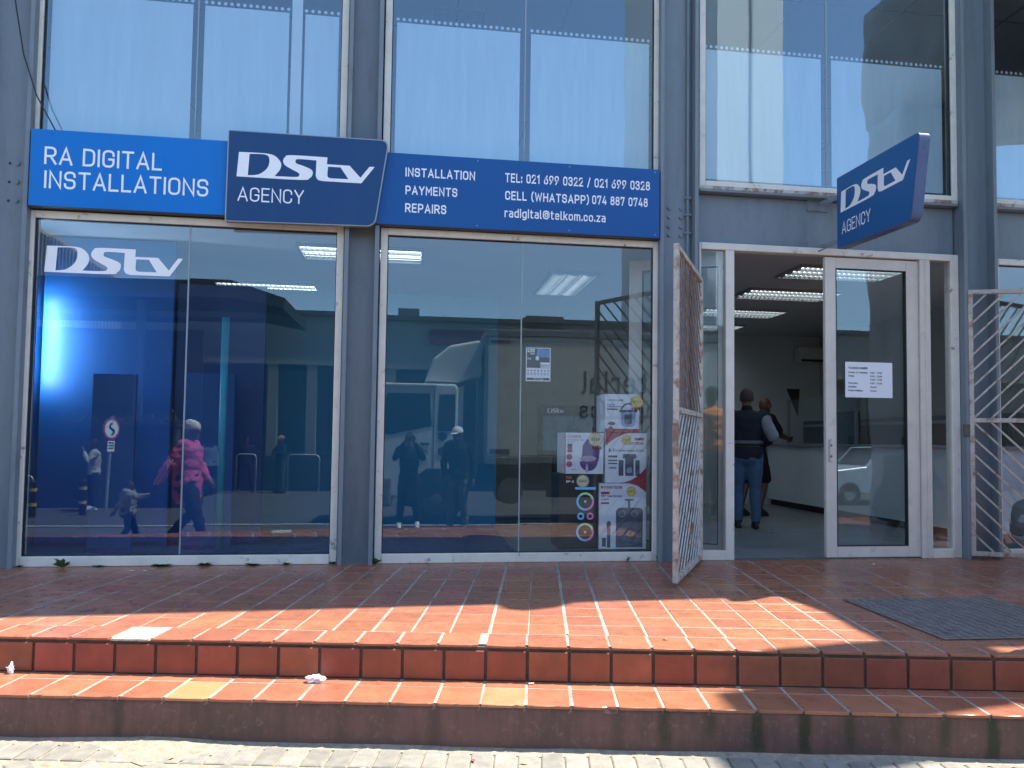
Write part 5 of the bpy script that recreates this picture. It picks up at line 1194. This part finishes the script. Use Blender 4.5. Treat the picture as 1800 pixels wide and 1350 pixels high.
for i in range(10): MB().box(-2.9 + i * 3.2, -.2 + i * 3.2, -20.58, -20.55, .1, 3.2).build('shop_window', OPD, op)
for a, b in ((-4.4, -3.55), (-.5, .35)):
    for z in range(22): MB().box(a, b, -20.0, -19.92, .4 + z * .13, .46 + z * .13).build('louvre_slat', mat('dark_louvre', (.06, .09, .10), .5), op)
MB().box(.6, 3.45, -19.69, -19.60, 4.25, 4.78).build('sign_board', mat('maroon_sign', (.16, .02, .05), .5), op)
MB().box(-.52, .22, -21.5, -20.5, 5.2, 5.62).build('roof_box', mat('roof_box_grey', (.16, .16, .17), .7), op, bevel=.03)
MB().box(3.9, 5.2, -20.9, -19.6, 5.2, 5.30).build('roof_hatch', mat('roof_hatch_grey', (.13, .13, .13), .7), op); MB().box(4.0, 5.1, -19.69, -19.5, 4.5, 5.0).build('bulkhead_box', mat('bulkhead_dark', (.05, .05, .05), .7), op)
# counter wall with shelf under the row, behind the hoops
MB().box(-7.4, -2.0, -19.3, -19.1, -.75, .38).build('knee_wall', mat('opposite_knee_wall', (.035, .03, .028), .7), op)
# open shelter on the left
sh = thing('market_shelter', (-7, -16, -.75), 'dark open shelter roof opposite, mirrored in the top of the left window', 'shelter')
MB().prism([(-14.5, 4.95), (-4.70, 5.05), (-3.35, 4.62), (-3.40, 4.36), (-4.6, 4.58), (-14.5, 4.48)], 'y', -18.5, -14.0).build('roof', mat('shelter_roof', (.05, .052, .058), .7), sh)
for x in (-12.5, -9.5, -6.9): MB().box(x - .09, x + .09, -14.3, -14.12, -.75, 4.5).build('post', mat('shelter_post', (.05, .055, .065), .6), sh)
MB().box(-14.5, -6.6, -18.9, -18.8, -.75, 4.34).build('back_screen', mat('shelter_back', (.022, .028, .045), .7), sh)
MB().box(-14.5, -3.5, -14.30, -14.20, 4.10, 4.24).build('eave_beam', mat('shelter_beam', (.05, .052, .058), .6), sh)
# tall corrugated shed behind
cs = thing('corrugated_shed', (-16, -27, -.75), 'tall shed with pale corrugated gable, mirrored behind the left wordmark', 'building')
g = MB(); n = 150; top = lambda x: 8.75 - (x + 13.9) * .635 if x > -17 else 8.75 + 3.1 * .635
for i in range(n + 1):
    x = -19.5 + i * 9.0 / n; yy = -24 + (.05 if i % 2 else 0); g.v += [(x, yy, 4.2), (x, yy, top(x))]
for i in range(n): g.f.append((2 * i, 2 * i + 2, 2 * i + 3, 2 * i + 1)); g.m.append(0)
g.build('cladding', mat('pale_corrugated', (.42, .41, .38), .6), cs)
MB().prism([(-19.5, -.75), (-10.5, -.75), (-10.5, top(-10.5) - .03), (-17, top(-16.9) - .03), (-19.5, top(-16.9) - .03)], 'y', -32, -24.1).build('walls', mat('shed_wall', (.3, .29, .27), .8), cs)
# tall pale slab block far behind
tb = thing('office_block', (21.5, -46, -.75), 'tall pale office block far opposite, mirrored in the upper window over the door', 'building')
MB().prism([(18.5, -38.6), (24.3, -41.4), (20.5, -49), (14.7, -46.4)], 'z', -.75, 34).build('walls', mat('pale_render', (.86, .87, .88), .7, var=.03), tb); MB().prism([(21.30, -39.92), (21.45, -39.99), (21.48, -39.9), (21.33, -39.83)], 'z', -.75, 34).build('rib', mat('pale_rib', (.5, .52, .55), .7), tb)
# garden wall with planting
pw = thing('garden_wall', (-8, -13.8, -.75), 'dark planter wall topped with shrubs, mirrored low in the left window', 'wall')
MB().box(-14, -5.78, -14.0, -13.65, -.75, 1.28).build('wall', mat('dark_blue_grey_wall', (.045, .055, .085), .8, var=.1), pw); MB().box(-14, -5.74, -14.04, -13.61, 1.28, 1.33).build('coping', mat('coping_dark', (.06, .065, .08), .8), pw)
MB().box(-5.80, -5.2, -13.9, -13.6, -.75, .72).build('meter_box', mat('meter_box_dark', (.03, .035, .05), .6), pw)
LEAFM = mat('dull_green_leaf', (.06, .085, .035), .6, var=.3, scale=20, rand=.2)
for i, (x, h, wd) in enumerate(((-8.35, .30, .42), (-7.9, .22, .3), (-7.2, .24, .4), (-6.75, .34, .4), (-6.3, .42, .5), (-5.95, .30, .3))):
    p = thing('shrub', (x, -13.83, 1.33), ('leftmost low shrub on the dark planter wall', 'thin second shrub on the dark planter wall', 'third shrub on the dark planter wall, beside the road sign', 'fourth shrub on the dark planter wall, right of the road sign', 'tallest bushy shrub on the dark planter wall', 'rightmost shrub at the end of the dark planter wall')[i], 'shrub', 'shrubs on the planter wall')
    m_ = MB()
    for q in range(130):
        a = rnd.uniform(0, 2 * PI); r = wd * math.sqrt(rnd.random()) * .8; z = 1.33 + h * rnd.random() * (1.1 - r / wd)
        c = Vector((x + r * math.cos(a), -13.83 + .45 * r * math.sin(a), z)); d = Vector((rnd.uniform(-1, 1), rnd.uniform(-1, 1), rnd.uniform(0, 1.2))).normalized(); s_ = d.cross(Vector((rnd.uniform(-1, 1), rnd.uniform(-1, 1), rnd.uniform(-1, 1)))).normalized(); L = rnd.uniform(.05, .1)
        m_.add([c, c + d * L * .5 + s_ * L * .18, c + d * L, c + d * L * .5 - s_ * L * .18], [(0, 1, 2, 3)])
    m_.build('foliage', LEAFM, p)
    st = MB()
    for q in range(6): a = rnd.uniform(0, 2 * PI); st.tube([(x, -13.83, 1.30), (x + wd * .5 * math.cos(a), -13.83 + .2 * math.sin(a), 1.33 + h * .7)], .008, 5)
    st.build('stems', mat('brown_stem', (.08, .06, .04), .8), p)
# road sign
rs = thing('road_sign', (-6.9, -12.5, -.74), 'round red-rimmed road sign on a grey pole, mirrored in the left window', 'road sign')
MB().tube([(-6.95, -12.5, -.74), (-6.88, -12.5, 1.48)], .035, 10).build('pole', mat('galvanised_pole', (.35, .36, .36), .5, metal=.4), rs)
ax = Vector((.93, .37, 0)); c0 = Vector((-6.88, -12.46, 1.18))
fc = lambda r, o, m_, nm: MB().disc(c0 + ax * o, r, 28, ax, .004).build(nm, m_, rs)
fc(.26, .0, mat('sign_back_grey', (.3, .3, .3), .5), 'disc'); fc(.255, .005, mat('sign_red', (.45, .02, .03), .5), 'red_rim'); fc(.205, .010, WHITE, 'white_face')
sd = ax.cross(Vector((0, 0, 1))); t = MB()
P_ = lambda u, v: c0 + ax * .0155 + sd * u + Vector((0, 0, v))
pts = [P_(.07 * math.sin(q / 12 * 2 * PI), -.13 + .26 * q / 12) for q in range(13)]; t.tube(pts, [.022] * 13, 6); t.build('symbol', BLKSHOE, rs)
q = MB(); 
for (u0, u1, v0, v1, o) in ((-.11, .11, -.52, -.28, .0),): q.add([c0 + ax * .01 + sd * u + Vector((0, 0, v)) for u, v in ((u0, v0), (u1, v0), (u1, v1), (u0, v1))], [(0, 1, 2, 3)])
q.build('plate', WHITE, rs); q = MB()
for k_ in range(3): q.add([c0 + ax * .012 + sd * u + Vector((0, 0, v)) for u, v in ((-.08, -.34 - k_ * .06), (.08, -.34 - k_ * .06), (.08, -.31 - k_ * .06), (-.08, -.31 - k_ * .06))], [(0, 1, 2, 3)])
q.build('plate_lines', BLKSHOE, rs)
# bollards and hoop barriers
BOL = mat('bollard_black', (.02, .02, .022), .6); BOY = mat('bollard_yellow', (.55, .36, .05), .6)
for i, (x, y) in enumerate(((-7.86, -11.0), (-7.1, -11.6))):
    bo = thing('bollard', (x, y, -.72), ('black bollard with yellow bands at the far left of the mirrored street', 'black bollard with yellow bands nearer the road sign')[i], 'bollard', 'banded bollards')
    MB().tube([(x, y, -.74), (x, y, .02)], .075, 14).build('post', BOL, bo, smooth=False); MB().ball((x, y, .02), (.075, .075, .04), 14, 6).build('cap', BOL, bo, smooth=True)
    for z in (-.17, -.48): MB().tube([(x, y, z), (x, y, z + .07)], .078, 14).build('band', BOY, bo)
HOOP = mat('galvanised_hoop', (.42, .43, .43), .45, metal=.4)
for i, (x0, x1, y) in enumerate(((-3.78, -2.84, -18.0), (-5.3, -4.72, -18.0), (-9.6, -8.85, -13.2))):
    z = .45 if i < 2 else .05
    hp = thing('hoop_barrier', ((x0 + x1) / 2, y, -.75), ('pale steel hoop barrier right of the capped man across the street', 'steel hoop barrier beside the man in dark clothes across the street', 'dim steel hoop barrier before the planter wall, between the bollards')[i], 'barrier', 'hoop barriers')
    pts = [(x0, y, -.75), (x0, y, z - .1), (x0 + .03, y, z - .03), (x0 + .1, y, z), (x1 - .1, y, z), (x1 - .03, y, z - .03), (x1, y, z - .1), (x1, y, -.75)]
    MB().tube(pts, .026, 8).build('hoop', HOOP, hp, smooth=True)
    for x in (x0, x1): MB().disc((x, y, -.75), .06, 14, (0, 0, 1), .012).build('base_plate', HOOP, hp)
# pick-up parked further along
CARW = mat('pickup_white', (.62, .63, .64), .3, coat=.4, var=.04)
cr = thing('pickup', (14.2, -14.5, -.75), 'white pick-up parked along the street, mirrored in the closed door', 'pick-up')
MB().prism([(11.9, -.35), (11.86, .05), (12.05, .25), (13.2, .38), (13.75, .95), (15.1, .98), (15.35, .40), (17.0, .42), (17.02, -.30), (16.6, -.42), (12.2, -.42)], 'y', -16.1, -14.3).build('body', CARW, cr, bevel=.06, seg=3)
MB().prism([(13.35, .42), (13.85, .90), (15.0, .92), (15.15, .42)], 'y', -14.30, -14.285).build('side_window', TGLASS, cr)
MB().prism([(13.22, .42), (13.72, .92), (13.78, .92), (13.30, .42)], 'y', -15.95, -14.45).build('windscreen', TGLASS, cr)
MB().box(11.84, 11.95, -14.75, -14.36, -.02, .16).build('headlight', mat('headlight_glass', (.6, .62, .65), .15), cr, bevel=.03); MB().box(11.83, 11.93, -16.05, -15.65, -.02, .16).build('headlight', mat('headlight_glass', (.6, .62, .65), .15), cr, bevel=.03)
MB().box(11.82, 11.90, -15.6, -14.8, -.05, .15).build('grille', TDARK, cr); MB().box(11.78, 11.95, -16.1, -14.3, -.42, -.15).build('bumper', CARW, cr, bevel=.03)
for x in (12.65, 16.1):
    for y in (-14.28, -16.1):
        w_ = MB(); w_.rings([[(x + r * math.cos(2 * PI * i / 24), yy, -.41 + r * math.sin(2 * PI * i / 24)) for i in range(24)] for r, yy in ((.2, y - .2), (.33, y - .2), (.34, y - .05), (.33, y), (.2, y))], False); o = w_.build('wheel', mat('tyre_rubber', (.018, .018, .02), .85), cr)
        w_ = MB(); w_.disc((x, y - .05, -.41), .21, 20, (0, 1, 0), .03); w_.build('rim', mat('rim_silver', (.45, .45, .46), .3, metal=.6), o)
# rough plastered portal to the right of the frame; its shade falls across the steps
ROCK = mat('rough_brown_plaster', (.70, .66, .60), .95, var=.25, scale=2.2, bump=.8, bscale=14)
pt = thing('plaster_portal', (6.1, -1.8, 0), 'rough brown plastered portal right of the door, mirrored in the door glass', 'portal')
def rough_box(name, x0, x1, y0, y1, z0, z1, amp=.05, st=.16):
    m_ = MB(); m_.box(x0, x1, y0, y1, z0, z1); me = m_.mesh('t', ROCK); bm = bmesh.new(); bm.from_mesh(me)
    n_ = int(max(x1 - x0, y1 - y0, z1 - z0) / st)
    for _ in range(5):
        ed = [e for e in bm.edges if e.calc_length() > st * 1.6]
        if not ed: break
        bmesh.ops.subdivide_edges(bm, edges=ed, cuts=1, use_grid_fill=True)
    bmesh.ops.recalc_face_normals(bm, faces=bm.faces); bm.normal_update()
    for v in bm.verts:
        c = v.co; v.co = c + v.normal * amp * (noise.noise(c * 1.3) + .5 * noise.noise(c * 3.7) + .25 * noise.noise(c * 8))
    bm.to_mesh(me); bm.free(); me.polygons.foreach_set('use_smooth', [True] * len(me.polygons))
    return obj(name, me, pt)
rough_box('pier', 5.6, 6.6, -2.2, -1.45, -.05, 5.0); rough_box('lintel', 5.62, 8.3, -2.28, -.62, 5.0, 6.5, .07); rough_box('shade_block_neck', 6.0, 6.5, -2.2, -1.9, 6.4, 7.35); rough_box('shade_block', 6.0, 6.5, -2.5, -2.0, 7.3, 9.2)  # the two blocks above the lintel are added, shaped to shade the lower tread

# ------------------------------------------------------------------ small things on the ground
WEED = mat('weed_green', (.075, .15, .04), .6, var=.3, scale=40)
def weed(x, y, h, wd, n, label):
    r = thing('weed', (x, y, 0), label, 'weed', 'weeds along the foot of the shopfront'); m_ = MB()
    for i in range(n):
        a = rnd.uniform(PI, 2 * PI) if i % 3 else rnd.uniform(0, 2 * PI); L = wd * rnd.uniform(.6, 1); tip = Vector((x + L * math.cos(a), y + L * .6 * math.sin(a), h * rnd.uniform(.35, 1))); b0 = Vector((x, y, .002)); mid = b0.lerp(tip, .55) + Vector((0, 0, h * .2)); s_ = (tip - b0).cross(Vector((0, 0, 1))).normalized() * wd * .20
        m_.add([b0, mid + s_, tip, mid - s_], [(0, 1, 2, 3)])
    m_.build('leaf', WEED, r) if n < 3 else tag(m_.build('leaves', WEED, r), kind='stuff')
Y0w = -.055
weed(-2.675, Y0w - .03, .085, .085, 16, 'tall leafy weed by the left window frame')
for x, h, wd, n, lb in ((-3.0, .025, .05, 18, 'small weed at the left corner of the left window'), (-2.43, .018, .06, 22, 'low moss tuft right of the tall weed'), (-1.95, .022, .09, 30, 'low green tuft left of the joint in the left window'), (-1.62, .03, .07, 26, 'moss tuft at the joint of the left window'), (-1.25, .022, .08, 30, 'low moss line right of the joint in the left window'), (-.98, .024, .05, 20, 'moss tuft near the right end of the left window'), (-.62, .03, .04, 16, 'tiny weed at the right corner of the left window'), (-.27, .065, .06, 12, 'small leafy weed at the left corner of the middle window'), (1.88, .05, .035, 10, 'small dark weed under the boxes in the middle window'), (2.15, .06, .03, 12, 'weed at the right corner of the middle window')):
    weed(x, Y0w, h, wd, n, lb)
PAPER = mat('white_paper', (.78, .77, .80), .8, var=.05)
def crumple(name, loc, sz, label):
    m_ = MB(); m_.ball((0, 0, 0), 1, 12, 8); vs = [Vector(v) for v in m_.v]
    m_.v = [tuple(Vector(loc) + Vector((v.x * sz[0], v.y * sz[1], v.z * sz[2])) * (1 + .9 * noise.noise(v * 2.3 + Vector(loc)))) for v in vs]
    tag(m_.build(name, PAPER), label, 'paper', 'scraps of white paper on the steps')
p = sn(-.028, N1 - .06); crumple('crumpled_paper', (p.x, p.y, Z1 + .016), (.045, .028, .018), 'crumpled white paper on the lower step near the middle')
p = sn(-1.60, N1 - .03); crumple('crumpled_paper', (p.x, p.y, Z1 + .022), (.016, .016, .026), 'small white paper scrap at the far left of the lower step')
BUTT = mat('cigarette_paper', (.7, .62, .5), .8)
for i, (x, y, z, a, lb) in enumerate(((-2.10, -.28, .006, .2, 'cigarette end on the tiles before the left window, left of a pair'), (-2.0, -.29, .006, -.1, 'cigarette end on the tiles before the left window, right of a pair'), (.62, -2.72, Z1 + .006, .1, 'cigarette end on the lower step right of the paper'), (4.0, -.35, .006, .5, 'cigarette end on the tiles before the door'))):
    d_ = Vector((math.cos(a), math.sin(a), 0)) * .014; c = Vector((x, y, z)); o = MB().tube([c - d_, c + d_], .004, 8).build('cigarette_end', BUTT); tag(o, lb, 'litter', 'cigarette ends')
LY = mat('fallen_leaf_yellow', (.45, .38, .08), .7); LR = mat('fallen_petal_red', (.4, .04, .05), .7)
for i, (x, y, z, m_, lb) in enumerate(((-1.02, -2.95, ground_z(-3) + .006, LY, 'yellow fallen leaf on the pavers at the left'), (.30, -3.12, ground_z(-3.1) + .006, LR, 'red fallen petal on the pavers near the middle'), (.52, -3.17, ground_z(-3.1) + .006, LY, 'yellow fallen leaf on the pavers right of the red petal'), (.86, -2.46, .003, LY, 'yellow leaf scrap on the platform edge'), (1.35, -2.62, .003, LY, 'thin yellow leaf on the sunlit platform edge'))):
    q = MB(); c = Vector((x, y, z)); a = rnd.uniform(0, 6); u = Vector((math.cos(a), math.sin(a), .15)); v = Vector((-math.sin(a), math.cos(a), .25)); q.add([c - u * .02, c + v * .009, c + u * .02, c - v * .009 + Vector((0, 0, .006))], [(0, 1, 2), (0, 2, 3)])
    tag(q.build('fallen_leaf', m_), lb, 'leaf', 'fallen leaves')
